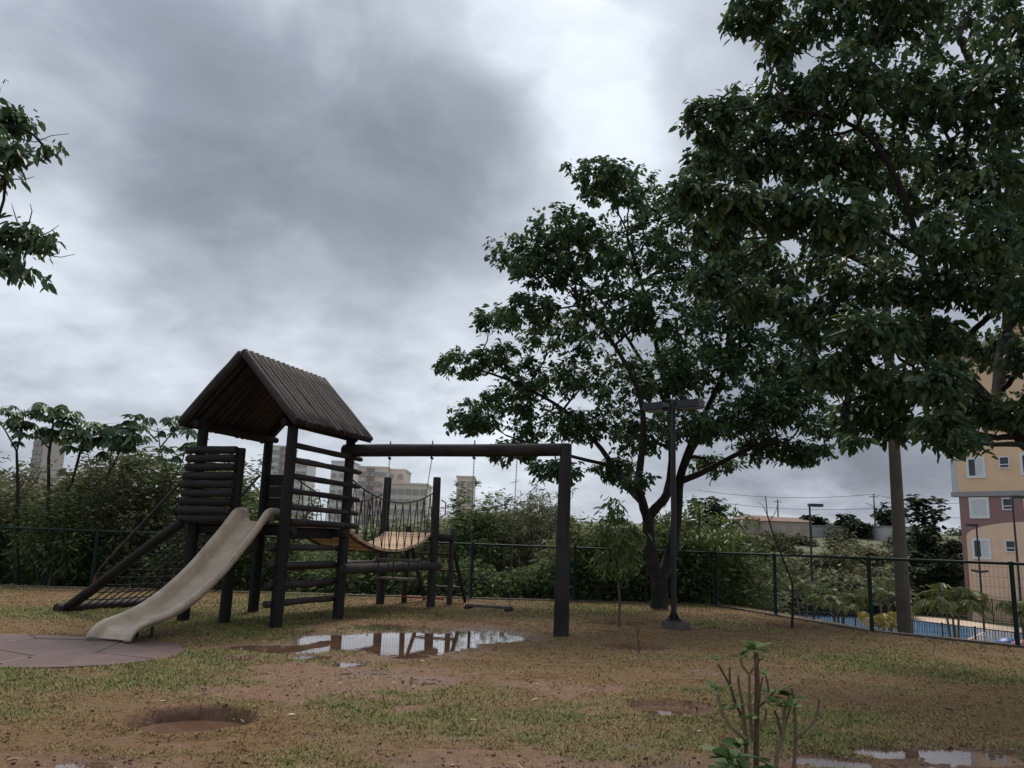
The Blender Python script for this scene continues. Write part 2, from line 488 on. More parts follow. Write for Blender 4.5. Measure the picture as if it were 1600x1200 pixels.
def thing(name, label, cat, loc=(0, 0, 0), group=None):
    o = bpy.data.objects.new(name, None); col.objects.link(o)
    o.location = loc; o.empty_display_size = .2
    return tag(o, label, cat, group)


class Thing:
    """Empty at the base; parts are given in world coordinates"""
    def __init__(s, name, label, cat, loc, group=None):
        s.loc = V(*loc); s.o = thing(name, label, cat, tuple(s.loc), group)

    def part(s, name, mb, mat, smooth=True, sub=None):
        o = mb.build(name, mat, None, smooth, loc=None)
        me = o.data
        co = np.empty(len(me.vertices) * 3); me.vertices.foreach_get('co', co)
        co = (co.reshape(-1, 3) - s.loc).ravel(); me.vertices.foreach_set('co', co); me.update()
        o.parent = sub if sub is not None else s.o
        return o

    def inst(s, name, me, at, rot=(0, 0, 0), sub=None):
        o = bpy.data.objects.new(name, me); col.objects.link(o)
        o.location = tuple(V(*at) - s.loc); o.rotation_euler = rot
        o.parent = sub if sub is not None else s.o
        return o


def np_mesh(name, verts, faces, mat, tint=None, smooth=False):
    """faces: (n,3) or (n,4) int array; tint per vertex"""
    me = bpy.data.meshes.new(name)
    verts = np.ascontiguousarray(verts, np.float32); faces = np.ascontiguousarray(faces, np.int32)
    nf, k = faces.shape
    me.vertices.add(len(verts)); me.vertices.foreach_set('co', verts.ravel())
    me.loops.add(nf * k); me.loops.foreach_set('vertex_index', faces.ravel())
    me.polygons.add(nf)
    me.polygons.foreach_set('loop_start', np.arange(0, nf * k, k, dtype=np.int32))
    me.polygons.foreach_set('loop_total', np.full(nf, k, np.int32))
    if tint is not None:
        a = me.attributes.new('tint', 'FLOAT', 'POINT'); a.data.foreach_set('value', np.ascontiguousarray(tint, np.float32))
    me.update(calc_edges=True); me.validate()
    me.materials.append(mat)
    if smooth: me.polygons.foreach_set('use_smooth', np.ones(nf, bool))
    return me


def nrm(a):
    return a / (np.linalg.norm(a, axis=-1, keepdims=True) + 1e-9)


def leaf_arrays(P, D, N, L, W, tint, fold=.22, curl=.18):
    """oval folded leaves: 6 verts, 2 quads each. P base, D direction, N normal"""
    n = len(P); D = nrm(D); S = nrm(np.cross(D, N)); N = np.cross(S, D)
    L = np.broadcast_to(np.asarray(L, float), (n,))[:, None]; W = np.broadcast_to(np.asarray(W, float), (n,))[:, None]
    def pt(t, w, up):
        return P + D * L * t + S * W * w + N * (L * (up - curl * t * t))
    v = np.stack([pt(0, 0, 0), pt(.30, -.5, fold * .28), pt(.70, -.42, fold * .24), pt(1.0, 0, 0), pt(.70, .42, fold * .24), pt(.30, .5, fold * .28)], 1)
    b = (np.arange(n) * 6)[:, None]
    f = np.concatenate([b + np.array([[0, 1, 2, 3]]), b + np.array([[0, 3, 4, 5]])], 0)
    return v.reshape(-1, 3), f, np.repeat(tint, 6)


def rosettes(tips, dirs, rs, n_leaf=7, L=.15, wr=.42, droop=.55, spread=1.0, tcl=.25, scatter=.05):
    """clusters of drooping leaves at twig tips"""
    k = len(tips)
    P = np.repeat(tips, n_leaf, 0) + rs.randn(k * n_leaf, 3) * scatter
    az = rs.rand(k * n_leaf) * 2 * np.pi
    out = np.stack([np.cos(az), np.sin(az), np.zeros_like(az)], 1) * spread
    D = out + np.repeat(dirs, n_leaf, 0) * .5 + np.array([0, 0, -1.0]) * (droop * (.3 + 1.3 * rs.rand(k * n_leaf)))[:, None]
    N = np.array([0, 0, 1.0]) + rs.randn(k * n_leaf, 3) * .45
    ct = rs.rand(k)
    tint = np.clip(np.repeat(ct, n_leaf) * .60 + rs.rand(k * n_leaf) * .45 + (rs.rand(k * n_leaf) > .95) * .4 - .05, 0, 1)
    LL = L * (.45 + .95 * rs.rand(k * n_leaf))
    return leaf_arrays(P, D, N, LL, LL * wr, tint)


def crown_obj(T, parts, mat, name='crown'):
    vs, fs, ts = [], [], []; o = 0
    for v, f, t in parts:
        vs.append(v); fs.append(f + o); ts.append(t); o += len(v)
    me = np_mesh(name, np.concatenate(vs) - T.loc, np.concatenate(fs), mat, np.concatenate(ts))
    ob = bpy.data.objects.new(name, me); col.objects.link(ob); ob.parent = T.o
    return ob


def bez(a, b, c, n):
    t = np.linspace(0, 1, n)[:, None]
    return (1 - t) ** 2 * a + 2 * t * (1 - t) * b + t * t * c


def grow_tree(T, limbs, lobes, rs, leaf_mat, L, wr, tips_per, n_leaf, bark, droop=.6, trunk_name='trunk', twig_r=.009, squash=.8, shell=.45, extra=1, spread=1.0, flare=True):
    """limbs: list of (points, r0, r1). lobes: (centre, (rx,ry,rz), weight).
    Branches run from the nearest limb to each lobe, twigs from the branches to the tips."""
    wood_mb = MB(); br = MB()
    nodes = []; nr = []
    for i, (pts, r0, r1) in enumerate(limbs):
        pts = np.array(pts, float)
        # resample with catmull-like smoothing
        m = []
        for j in range(len(pts) - 1):
            p0, p1, p2, p3 = pts[max(j - 1, 0)], pts[j], pts[j + 1], pts[min(j + 2, len(pts) - 1)]
            for tt in np.linspace(0, 1, 5)[:-1]:
                m.append(.5 * (2 * p1 + (p2 - p0) * tt + (2 * p0 - 5 * p1 + 4 * p2 - p3) * tt ** 2 + (3 * p1 - p0 - 3 * p2 + p3) * tt ** 3))
        m.append(pts[-1]); m = np.array(m); rad = np.linspace(r0, r1, len(m))
        if i == 0 and flare: rad[0] *= 1.22; rad[1] *= 1.08
        wood_mb.tube(m, list(rad), 10 if r0 > .06 else 7, True, .05, i)
        nodes.append(m[1:]); nr.append(rad[1:])
    nodes = np.concatenate(nodes); nr = np.concatenate(nr)
    allp = []
    for (c, rad, wgt) in lobes:
        c = np.array(c, float); rad = np.array(rad, float)
        dv = c - nodes; dist = np.linalg.norm(dv, axis=1) + np.maximum(0, -(dv[:, 2])) * 1.2
        k = int(np.argmin(dist)); a = nodes[k]
        d = c - a; mid = a + d * .5 + V(0, 0, 1) * np.linalg.norm(d) * .14 + rs.randn(3) * .1 * np.linalg.norm(d)
        n = max(4, int(np.linalg.norm(d) / .25) + 2)
        path = bez(a, mid, c, n)
        path[1:-1] += rs.randn(n - 2, 3) * .025
        r0 = min(nr[k] * .7, .05); rads = np.linspace(r0, max(.014, r0 * .35), n)
        br.tube(path, list(rads), 6, True, .04, k)
        ln = list(path[n // 3:])
        lr = list(rads[n // 3:])
        nt = max(4, int(tips_per * wgt))
        q = rs.randn(nt, 3); q = nrm(q) * (shell + (1 - shell) * rs.rand(nt, 1)) ** .8 * (rs.rand(nt, 1) ** .18)
        q[:, 2] = np.where(q[:, 2] < 0, q[:, 2] * squash, q[:, 2])
        P = c + q * rad
        order = np.argsort(np.linalg.norm(P - c, axis=1))
        for idx in order:
            p = P[idx]; arr = np.array(ln); dd = np.linalg.norm(arr - p, axis=1); k2 = int(np.argmin(dd)); b = arr[k2]
            mp = (b + p) / 2 + V(0, 0, .12) * dd[k2] + rs.randn(3) * .08 * dd[k2]
            r_ = min(lr[k2] * .7, twig_r * (1.0 + dd[k2]))
            br.tube([b, mp, p], [r_, r_ * .75, r_ * .4], 4, False)
            ln += [mp, p]; lr += [r_ * .8, r_ * .5]
            dr = unit(p - b)
            allp.append((p, dr))
            for e in range(extra):
                tt = rs.rand() * .6 + .3
                allp.append((b + (p - b) * tt + rs.randn(3) * .05, dr))
    tips = np.array([a for a, b in allp]); dirs = np.array([b for a, b in allp])
    T.part(trunk_name, wood_mb, bark)
    if br.v: T.part('branches', br, bark)['kind'] = 'stuff'
    crown_obj(T, [rosettes(tips, dirs, rs, n_leaf, L, wr, droop, spread=spread)], leaf_mat)
    return tips


# ------------------------------------------------------------------ layout
TH = R(20.16)
U = V(math.cos(TH), -math.sin(TH), 0); VV = V(math.sin(TH), math.cos(TH), 0); Zv = V(0, 0, 1)
P4 = V(-3.293, 12.187, 0); TW, TD = 1.668, 1.679


def L3(a, b, z=0.0):
    return P4 + U * a + VV * b + Zv * z


FB0, FB1 = V(-13.6, 18.03, 0), V(5.15, 20.65, 0)          # back fence
FRB = V(6.52, 14.85, 0); FR1 = V(10.0, 11.0, 0)              # bend and end of the right fence
fdir = unit(FB1 - FB0); fnorm = V(-fdir[1], fdir[0], 0)
rdir = unit(FRB - FB1); rnorm = V(-rdir[1], rdir[0], 0)
r2dir = unit(FR1 - FRB); r2norm = V(-r2dir[1], r2dir[0], 0)
POOLZ = -2.4


def pit(X, Y, c, r, depth, rim=.0):
    d = np.hypot(X - c[0], Y - c[1]) / r
    d = d + .12 * fbm(X, Y, 5.0, 3, 3)
    return -depth * (1 - sstep(.84, 1.0, d)) + rim * np.exp(-((d - 1.12) / .14) ** 2)


PITS = [  # centre, radius, depth
    (gz(300, 1130)[:2], .44, .17, .035), (gz(1045, 1108)[:2], .36, .09, .012), (gz(990, 1013)[:2], .46, .12, .02),
    (gz(966, 974)[:2], .56, .13, .02), (gz(1236, 979)[:2], .66, .12, .02)]
PUD = [  # px centre blobs of standing water: x, y, radius along X, radius along Y, depth
    (640, 1000, 1.05, 1.25, .050), (748, 993, .62, .9, .050), (540, 1000, .70, .85, .050), (455, 1012, .46, .46, .046), (640, 1022, .30, .40, .03),
    (395, 1010, .30, .30, .044), (485, 1025, .28, .28, .042), (570, 1052, .42, .30, .029), (655, 1062, .30, .30, .031), (545, 1036, .22, .2, .040), (380, 1028, .25, .2, .034),
    (1520, 1180, .46, .28, .040), (1385, 1173, .32, .17, .038), (1300, 1186, .32, .16, .036), (1440, 1192, .42, .14, .026), (130, 1192, .22, .15, .03), (1060, 1200, .3, .14, .024),
    (700, 1195, .42, .2, .018), (880, 1188, .3, .16, .018)]
BARE = [  # bare red soil patches px: x, y, rx, ry, amount
    (560, 1060, 1.3, .9, 1.0), (420, 1080, .9, .6, .8), (860, 1075, .9, .45, .75), (1150, 1060, .9, .7, .45), (1400, 1090, .8, .6, .35), (800, 1190, 1.0, .3, .9), (1250, 1195, 1.0, .25, .9), (1500, 1190, .8, .3, .8),
    (640, 975, 2.0, .9, .8), (1050, 1030, .9, 1.1, .4), (250, 1165, .5, .2, .5), (120, 1195, .6, .25, .7), (1100, 980, 1.8, 1.5, .35), (420, 1010, .8, .7, .7), (700, 1110, 1.0, .3, .3), (940, 1110, .8, .25, .4), (300, 1105, .7, .5, .3), (560, 990, 1.3, 1.4, .6)]


def blob(X, Y, px, py, rx, ry):
    c = gz(px, py)
    return np.exp(-(((X - c[0]) / rx) ** 2 + ((Y - c[1]) / ry) ** 2))


def outside(X, Y):
    dB = (X - FB0[0]) * fnorm[0] + (Y - FB0[1]) * fnorm[1]
    dR = (X - FB1[0]) * rnorm[0] + (Y - FB1[1]) * rnorm[1]
    dR = np.minimum(dR, (X - FRB[0]) * r2norm[0] + (Y - FRB[1]) * r2norm[1])
    return dB, dR


WATER_Z = -.022


def height(X, Y):
    dB, dR = outside(X, Y)
    D = np.maximum(dB, dR)
    low = -1.6 + (POOLZ - .04 + 1.6) * sstep(3, 8, X)
    dropd = 11.0 - 6.5 * sstep(4, 8, X)
    z = low * sstep(.35, dropd, D)
    far = sstep(12, 30, D)
    hz = 9.4 * sstep(72, 185, Y) * sstep(-60, 20, X + .1 * Y) + 6 * sstep(240, 900, Y)
    z = z + hz
    z = z + fbm(X, Y, .05, 3, 41) * 2.2 * sstep(85, 150, Y)
    z = z + fbm(X, Y, .4, 3, 40) * .3 * sstep(2, 7, D) * (1 - sstep(3, 8, X)) 
    near = 1 - sstep(0, 1.5, D)
    n = fbm(X, Y, .55, 3, 1) * .030 + fbm(X, Y, 2.4, 4, 2) * .026 + fbm(X, Y, 9.0, 3, 4) * .020 + fbm(X, Y, 22.0, 2, 6) * .014
    z = z + (n + .008) * near
    w = 0
    for (x, y, rx, ry, dp) in PUD:
        w = np.maximum(w, dp * np.minimum(1, 1.45 * blob(X, Y, x, y, rx, ry)))
    z = z - w * near
    for c, r, dp, rim in PITS:
        z = z + pit(X, Y, c, r, dp, rim)
    return z


# ------------------------------------------------------------------ ground
def graded(lo, hi, step, out_lo, out_hi, g=1.22):
    a = list(np.arange(lo, hi + 1e-6, step)); s = step
    while a[-1] < out_hi: s *= g; a.append(a[-1] + s)
    s = step
    while a[0] > out_lo: s *= g; a.insert(0, a[0] - s)
    return np.array(a)


gx = graded(-7.2, 9.2, .042, -1500, 1500)
gyy = graded(4.4, 20.8, .042, -60, 3000, 1.16)
GX, GY = np.meshgrid(gx, gyy)
GZ = height(GX, GY)
nx, ny = len(gx), len(gyy)
idx = np.arange(nx * ny).reshape(ny, nx)
gf = np.stack([idx[:-1, :-1], idx[:-1, 1:], idx[1:, 1:], idx[1:, :-1]], -1).reshape(-1, 4)
gm = np_mesh('ground', np.stack([GX, GY, GZ], -1).reshape(-1, 3), gf, M['ground'], smooth=True)


def bare_amt(X, Y):
    b = 0
    for (x, y, rx, ry, am) in BARE:
        b = np.maximum(b, am * blob(X, Y, x, y, rx, ry))
    for c, r, dp, rim in PITS:
        b = np.maximum(b, 1 - sstep(.92, 1.06, np.hypot(X - c[0], Y - c[1]) / r))
    return sstep(.35, .62, b + fbm(X, Y, 1.6, 4, 20) * .85 + fbm(X, Y, 5.5, 4, 21) * .75)


def green_amt(X, Y):
    g = fbm(X, Y, .45, 4, 30) * 1.5 + fbm(X, Y, 2.0, 3, 31) * .8
    g = g + .45 * blob(X, Y, 150, 1068, 2.0, .35) + .35 * blob(X, Y, 700, 1110, 1.4, .25) + .3 * blob(X, Y, 60, 960, 2.5, .9) + .5 * blob(X, Y, 400, 985, 1.8, 1.0) + .3 * blob(X, Y, 320, 1020, .8, .6) \
        + .3 * blob(X, Y, 1480, 1050, 1.6, 1.2) + .35 * blob(X, Y, 350, 1190, 1.0, .3) + .3 * blob(X, Y, 1080, 1085, .7, .3) - .25 * blob(X, Y, 1050, 1000, 1.6, 3) + .2 * blob(X, Y, 620, 1180, 1.2, .4)
    return sstep(-.30, .55, g)


barev = bare_amt(GX, GY); greenv = green_amt(GX, GY)
dBg, dRg = outside(GX, GY)
farv = sstep(.3, 1.5, np.maximum(dBg, dRg))
wetv = sstep(.030, -.004, GZ - WATER_Z) * (1 - farv)
for c, r, dp, rim in PITS[2:]:
    wetv = wetv * (.45 + .55 * sstep(1.1, 1.4, np.hypot(GX - c[0], GY - c[1]) / r))
wetv = np.maximum(wetv, barev * .35 * (1 - farv) * (GY < 13))
barev = np.maximum(barev * (1 - farv), wetv * .8)
for nm, arr in (('bare', barev), ('green', greenv), ('far', farv), ('wet', wetv)):
    a = gm.attributes.new(nm, 'FLOAT', 'POINT'); a.data.foreach_set('value', np.ascontiguousarray(arr.ravel(), np.float32))
ground = bpy.data.objects.new('ground', gm); col.objects.link(ground); ground['kind'] = 'structure'


def hz1(x, y):
    return float(height(np.array([float(x)]), np.array([float(y)]))[0])


# ------------------------------------------------------------------ standing water
def water_sheet(name, c, rx, ry, z, n=40):
    mb = MB(); vs = [(0, 0, 0)] + [(rx * math.cos(2 * math.pi * k / n), ry * math.sin(2 * math.pi * k / n), 0) for k in range(n)]
    mb.add(vs, [(0, k + 1, (k + 1) % n + 1) for k in range(n)])
    o = mb.build(name, M['water']); o.location = (c[0], c[1], z); o['kind'] = 'structure'
    return o


c0 = gz(625, 1005)
water_sheet('puddle', (c0[0] - .1, c0[1] - .35), 3.1, 2.95, WATER_Z)
water_sheet('puddle', gz(1420, 1183), 1.35, .5, WATER_Z)
water_sheet('puddle', gz(130, 1192), .34, .24, WATER_Z)
water_sheet('puddle', gz(800, 1192), 1.0, .34, WATER_Z - .004)
water_sheet('pit_water', PITS[0][0], .48, .48, -.062)
water_sheet('pit_water', PITS[1][0], .34, .34, -.032)

# ------------------------------------------------------------------ paved pad of irregular slabs
pad_c = V(-5.35, 9.15, 0)
pad_poly = []
for k in range(28):
    an = -math.pi / 2 + math.pi * k / 27
    pad_poly.append((pad_c[0] + .62 + 1.22 * math.cos(an), pad_c[1] + 1.20 * math.sin(an)))
pad_poly += [(pad_c[0] - 2.6, pad_c[1] + 1.20), (pad_c[0] - 2.6, pad_c[1] - 1.20)]
padT = Thing('paved_pad', None, None, (pad_c[0], pad_c[1], 0)); padT.o['kind'] = 'structure'
bed = MB(); n = len(pad_poly)
bed.add([(x, y, .004) for x, y in pad_poly] + [(x, y, -.1) for x, y in pad_poly],
        [tuple(range(n))] + [(k, k + n, (k + 1) % n + n, (k + 1) % n) for k in range(n)])
padT.part('mortar_bed', bed, simple('dark joint', (.035, .025, .022), .9), False)
sites = [V(pad_c[0] - 2.4 + 4.4 * rnd.random(), pad_c[1] - 1.2 + 2.4 * rnd.random()) for _ in range(25)]
for _ in range(3):   # spread the sites
    for i in range(len(sites)):
        f = V(0, 0)
        for j in range(len(sites)):
            if i != j:
                d = sites[i] - sites[j]; f += d / (d @ d + .05) * .06
        sites[i] = sites[i] + f


def clip(poly, m, nn):
    out = []
    for i in range(len(poly)):
        a, b = poly[i], poly[(i + 1) % len(poly)]
        da, db = (a - m) @ nn, (b - m) @ nn
        if da <= 0: out.append(a)
        if da * db < 0: out.append(a + (b - a) * da / (da - db))
    return out


for i, s in enumerate(sites):
    poly = [V(*q) for q in pad_poly]
    for j, t_ in enumerate(sites):
        if i == j: continue
        nn = unit(t_ - s); poly = clip(poly, (s + t_) / 2 - nn * .013, nn)
        if len(poly) < 3: break
    if len(poly) < 3: continue
    mb = MB(); k = len(poly); h = .016 + rnd.uniform(-.003, .003)
    cen = sum(poly) / k
    top = [cen + (q - cen) * .985 for q in poly]
    mb.add([(q[0], q[1], h) for q in top] + [(q[0], q[1], h - .006) for q in poly] + [(q[0], q[1], -.02) for q in poly],
           [tuple(range(k))] + [(a, a + k, (a + 1) % k + k, (a + 1) % k) for a in range(k)] + [(a + k, a + 2 * k, (a + 1) % k + 2 * k, (a + 1) % k + k) for a in range(k)])
    padT.part('slab', mb, M['slab'], False)


def in_pad(X, Y):
    return (np.abs(Y - pad_c[1]) < 1.2) & (X < pad_c[0] + .62) | (np.hypot(X - pad_c[0] - .62, Y - pad_c[1]) < 1.2)


# ------------------------------------------------------------------ grass blades
def make_grass():
    rs = np.random.RandomState(3)
    n = 620000
    # sample by image rows so that density follows what the camera resolves
    y = 4.6 + (20.6 - 4.6) * rs.rand(n * 2) ** 1.35
    x = (rs.rand(n * 2) * 2 - 1) * (.80 * y + .6)
    x += rs.randn(n * 2) * .02
    dB, dR = outside(x, y)
    keep = (np.maximum(dB, dR) < .5) & ~in_pad(x, y)
    x, y = x[keep], y[keep]
    b = bare_amt(x, y); g = green_amt(x, y)
    clump = fbm(x, y, 3.5, 3, 50) * .9 + fbm(x, y, 11.0, 3, 51) * .9
    z = height(x, y)
    keep = (rs.rand(len(x)) > b * .86) & (z > WATER_Z + .004) & (clump + rs.rand(len(x)) * .30 > .10 - g * .25)
    for c, r, dp, rim in PITS:
        keep &= np.hypot(x - c[0], y - c[1]) > r * 1.0
    x, y, z, g = x[keep][:n], y[keep][:n], z[keep][:n], g[keep][:n]
    m = len(x); az = rs.rand(m) * 2 * np.pi
    L = (.014 + .028 * rs.rand(m)) * (.7 + .7 * g) * (.75 + .035 * y); w = .0015 + .0018 * rs.rand(m) + .0003 * y
    lean = .45 + .6 * rs.rand(m)
    d = np.stack([np.cos(az) * lean, np.sin(az) * lean, 1.05 - lean * .85], 1); d = nrm(d)
    s = np.stack([-np.sin(az), np.cos(az), np.zeros(m)], 1)
    P = np.stack([x, y, z - .004], 1)
    v = np.stack([P - s * w[:, None], P + s * w[:, None], P + d * L[:, None]], 1).reshape(-1, 3)
    f = np.arange(m * 3).reshape(-1, 3)
    tint = np.clip(.14 + .72 * g * (.55 + .6 * rs.rand(m)) + .40 * (rs.rand(m) - .3) + .9 * fbm(x, y, 4.0, 3, 52), 0, 1)
    me = np_mesh('grass', v, f, M['blade'], np.repeat(tint, 3))
    o = bpy.data.objects.new('grass', me); col.objects.link(o)
    tag(o, 'short patchy dry and green turf grass over the playground', 'grass', kind='stuff')


make_grass()


def make_litter():
    rs = np.random.RandomState(8); n = 420
    y = 4.8 + 13 * rs.rand(n) ** 1.3; x = (rs.rand(n) * 2 - 1) * .66 * y
    z = np.maximum(height(x, y), WATER_Z) + .008
    az = rs.rand(n) * 6.28
    D = np.stack([np.cos(az), np.sin(az), rs.randn(n) * .15], 1); N = V(0, 0, 1) + rs.randn(n, 3) * .3
    L = .03 + .05 * rs.rand(n)
    v, f, t_ = leaf_arrays(np.stack([x, y, z], 1), D, N, L, L * .4, rs.rand(n))
    o = bpy.data.objects.new('leaf_litter', np_mesh('leaf_litter', v, f, M['litter'], t_)); col.objects.link(o)
    tag(o, 'small fallen leaves scattered over the turf', 'leaf litter', kind='stuff')


make_litter()


def make_clods():
    rs = np.random.RandomState(18); n = 5200
    y = 4.8 + 12 * rs.rand(n) ** 1.5; x = (rs.rand(n) * 2 - 1) * .70 * y
    b = bare_amt(x, y); k = (rs.rand(n) < .25 + .75 * b) & ~in_pad(x, y); x, y = x[k], y[k]; z = height(x, y)
    k = z > WATER_Z - .012; x, y, z = x[k], y[k], z[k]; n = len(x)
    r = .004 + .014 * rs.rand(n) ** 2.5
    o8 = np.array([[1, 0, 0], [0, 1, 0], [-1, 0, 0], [0, -1, 0], [0, 0, .7], [0, 0, -.7]], float)
    v = np.stack([x, y, z + r * .3], 1)[:, None, :] + o8[None] * r[:, None, None] * (.7 + .6 * rs.rand(n, 6, 1))
    f8 = np.array([[0, 1, 4], [1, 2, 4], [2, 3, 4], [3, 0, 4], [1, 0, 5], [2, 1, 5], [3, 2, 5], [0, 3, 5]])
    f = (np.arange(n) * 6)[:, None, None] + f8[None]
    o = bpy.data.objects.new('soil_clods', np_mesh('soil_clods', v.reshape(-1, 3), f.reshape(-1, 3), simple('clod', (.19, .10, .055), .9, var=.5, scale=3), np.zeros(n * 6))); col.objects.link(o)
    tag(o, 'small clods of red soil lying on the bare patches', 'soil', kind='stuff')


make_clods()

# ------------------------------------------------------------------ kerbs under the fences
for a, b in ((FB0, FB1), (FB1 + rdir * .08, FRB), (FRB + r2dir * .06, FR1)):
    mb = MB(); d = unit(b - a)
    mb.box((a + b) / 2 + V(0, 0, -.02), np.linalg.norm(b - a), .14, .12, d, V(-d[1], d[0], 0))
    o = mb.build('kerb', M['polecon'], smooth=False); o['kind'] = 'structure'


# ------------------------------------------------------------------ fences
def fence(label, a, stations, hgt, loc, brace=None):
    T = Thing('wire_mesh_fence', label, 'fence', loc)
    for p in stations:
        T.part('post', MB().tube([p + V(0, 0, -.1), p + V(0, 0, hgt + .03)], .036, 10), M['green'])
    for p, q in zip(stations[:-1], stations[1:]):
        d = unit(q - p)
        T.part('top_rail', MB().tube([p + V(0, 0, hgt) + d * .037, q + V(0, 0, hgt) - d * .037], .024, 8), M['green'])
        mb = MB(); Lh = np.linalg.norm(q - p); nw = int(Lh / .065)
        for k in range(1, nw):
            m = p + (q - p) * k / nw
            mb.tube([m + V(0, 0, .08), m + V(0, 0, hgt - .02)], .0021, 3, False)
        for k in range(8):
            z = .1 + (hgt - .16) * k / 7
            mb.tube([p + V(0, 0, z) + d * .03, q + V(0, 0, z) - d * .03], .0019, 3, False)
        T.part('mesh_panel', mb, M['wire'], False)
    if brace is not None:
        T.part('brace', MB().tube(brace, .024, 8), M['green'])
    return T


bx = [-13.6, -11.65, -9.22, -6.55, -3.85, -.80, 1.68, 3.45]
bst = [FB0 + fdir * ((x - FB0[0]) / fdir[0]) for x in bx] + [FB1]
fence('green wire mesh fence along the back of the playground', FB0, bst, 1.28, (FB0[0], FB0[1], 0), brace=[FB1 + V(-1.1, -.15, 1.2), FB1 + V(.25, -.35, .06)])
c1 = FB1 + rdir * .12
rst = [c1 + rdir * s for s in (.25, 2.65, 5.6, 7.75, 10.2)]
rst = [FB1 + rdir * .2, FB1 + rdir * 2.85, FRB, FRB + r2dir * 2.28, FR1]
fence('green wire mesh fence beside the swimming pool on the right', FB1, rst, 1.28, (FB1[0] + .2, FB1[1], 0))

# ------------------------------------------------------------------ play tower
twr = Thing('play_tower', 'dark log play tower with gabled slat roof and raised deck', 'play tower', L3(-TW / 2, TD / 2))
DECK = 1.50
mk = lambda: MB()
for (a, b, top, r) in ((-TW, 0, 3.02, .095), (0, 0, 3.10, .095), (0, TD, 3.02, .093), (-TW, TD, 3.00, .093), (-.91, 0, 2.62, .088), (-1.14, TD, 2.48, .07)):
    twr.part('post', mk().log(L3(a, b, -.15), L3(a, b, top), r, r * .86, 12, wob=.015), M['log'])
# horizontal rails on the right side
for hh in (2.96, 2.71, 2.44, 2.19, 1.93):
    z = hh * .8966
    twr.part('rail', mk().log(L3(.03, .06, z + .01), L3(.05, TD + .30, z), .047, .043, wob=.05, bend=.02), M['loggrey'])
twr.part('rail', mk().log(L3(.05, .06, 1.52), L3(.06, TD + .28, 1.515), .055, .05, wob=.04), M['loggrey'])
for hh in (1.28, .99, .67, .37):
    z = hh * .8966
    twr.part('rail', mk().log(L3(-.10, -.17, z), L3(-.12, TD - .02, z), .052, .05, wob=.06, bend=.03), M['loggrey'])
# log panel left of the slide
for k in range(9):
    z = 1.52 + .132 * k
    r = .064 + rnd.uniform(-.003, .004)
    twr.part('panel_log', mk().log(L3(-1.86 + rnd.uniform(-.03, .03) + .01 * k, -.13, z), L3(-.885 + rnd.uniform(-.01, .01), -.13, z), r, r, 10, wob=.03), M['log'])
# back panel beside the bridge opening
for k in range(4):
    twr.part('panel_board', mk().box(L3(-1.40, TD + .0, 1.66 + .2 * k), .44, .03, .194, U, VV), M['log'], False)
# deck
for k in range(9):
    a = -TW + .06 + (TW - .12) * (k + .5) / 9
    twr.part('deck_board', mk().box(L3(a, TD / 2, DECK - .015), .165, TD - .02, .03, U, VV), M['plank'], False)
for b in (.1, TD - .1):
    twr.part('deck_beam', mk().log(L3(-TW - .12, b, DECK - .11), L3(.12, b, DECK - .11), .075, .07), M['log'])
for a in (-TW + .14, -.14):
    twr.part('deck_beam', mk().box(L3(a, TD / 2, DECK - .13), .06, TD - .34, .16, U, VV), M['log'], False)
# roof: two sides of half round slats
ZR, ZE = 4.06, 2.96
aM = -TW / 2
ns = 17
bF, bB = -.33, 1.98
for sgn, aE in ((1, .24), (-1, -1.90)):
    dn = unit(V(aE - aM, 0, ZE - ZR))
    Wd = U * dn[0] + Zv * dn[2]
    nrmv = unit(np.cross(Wd, VV)); nrmv = nrmv if nrmv[2] > 0 else -nrmv
    Ls = math.hypot(aE - aM, ZE - ZR)
    base = L3(aM, 0, ZR)
    sh = mk().box(base + VV * ((bF + bB) / 2) + Wd * (Ls / 2 + .01) - nrmv * .022, Ls - .02, bB - bF - .03, .018, Wd, VV, nrmv)
    side = twr.part('roof_side', sh, M['log'], False)
    for k in range(ns):
        b = bF + (bB - bF) * (k + .5) / ns
        ext = rnd.uniform(-.02, .025)
        st = base + VV * b + Wd * (-.02 if sgn > 0 else .015) + nrmv * .022
        twr.part('roof_slat', mk().log(st, base + VV * (b + rnd.uniform(-.006, .006)) + Wd * (Ls + ext) + nrmv * (.018 + rnd.uniform(0, .006)), .069, .066, 8, wob=.03, bend=.008), M['roofslat'], True, side)
for b in (bF + .3, bB - .25):
    for sgn, aE in ((1, .16), (-1, -1.83)):
        p, q = L3(aM, b, ZR - .07), L3(aE, b, ZE + .02)
        d = unit(q - p); up = unit(np.cross(d, VV)); up = up if up[2] > 0 else -up
        twr.part('rafter', mk().box((p + q) / 2 - up * .045, np.linalg.norm(q - p) - .06, .05, .09, d, VV, up), M['log'], False)
for a in (-.02, -TW + .02):
    twr.part('eave_beam', mk().log(L3(a, -.22, 2.99), L3(a, TD + .2, 2.99), .06, .055), M['log'])

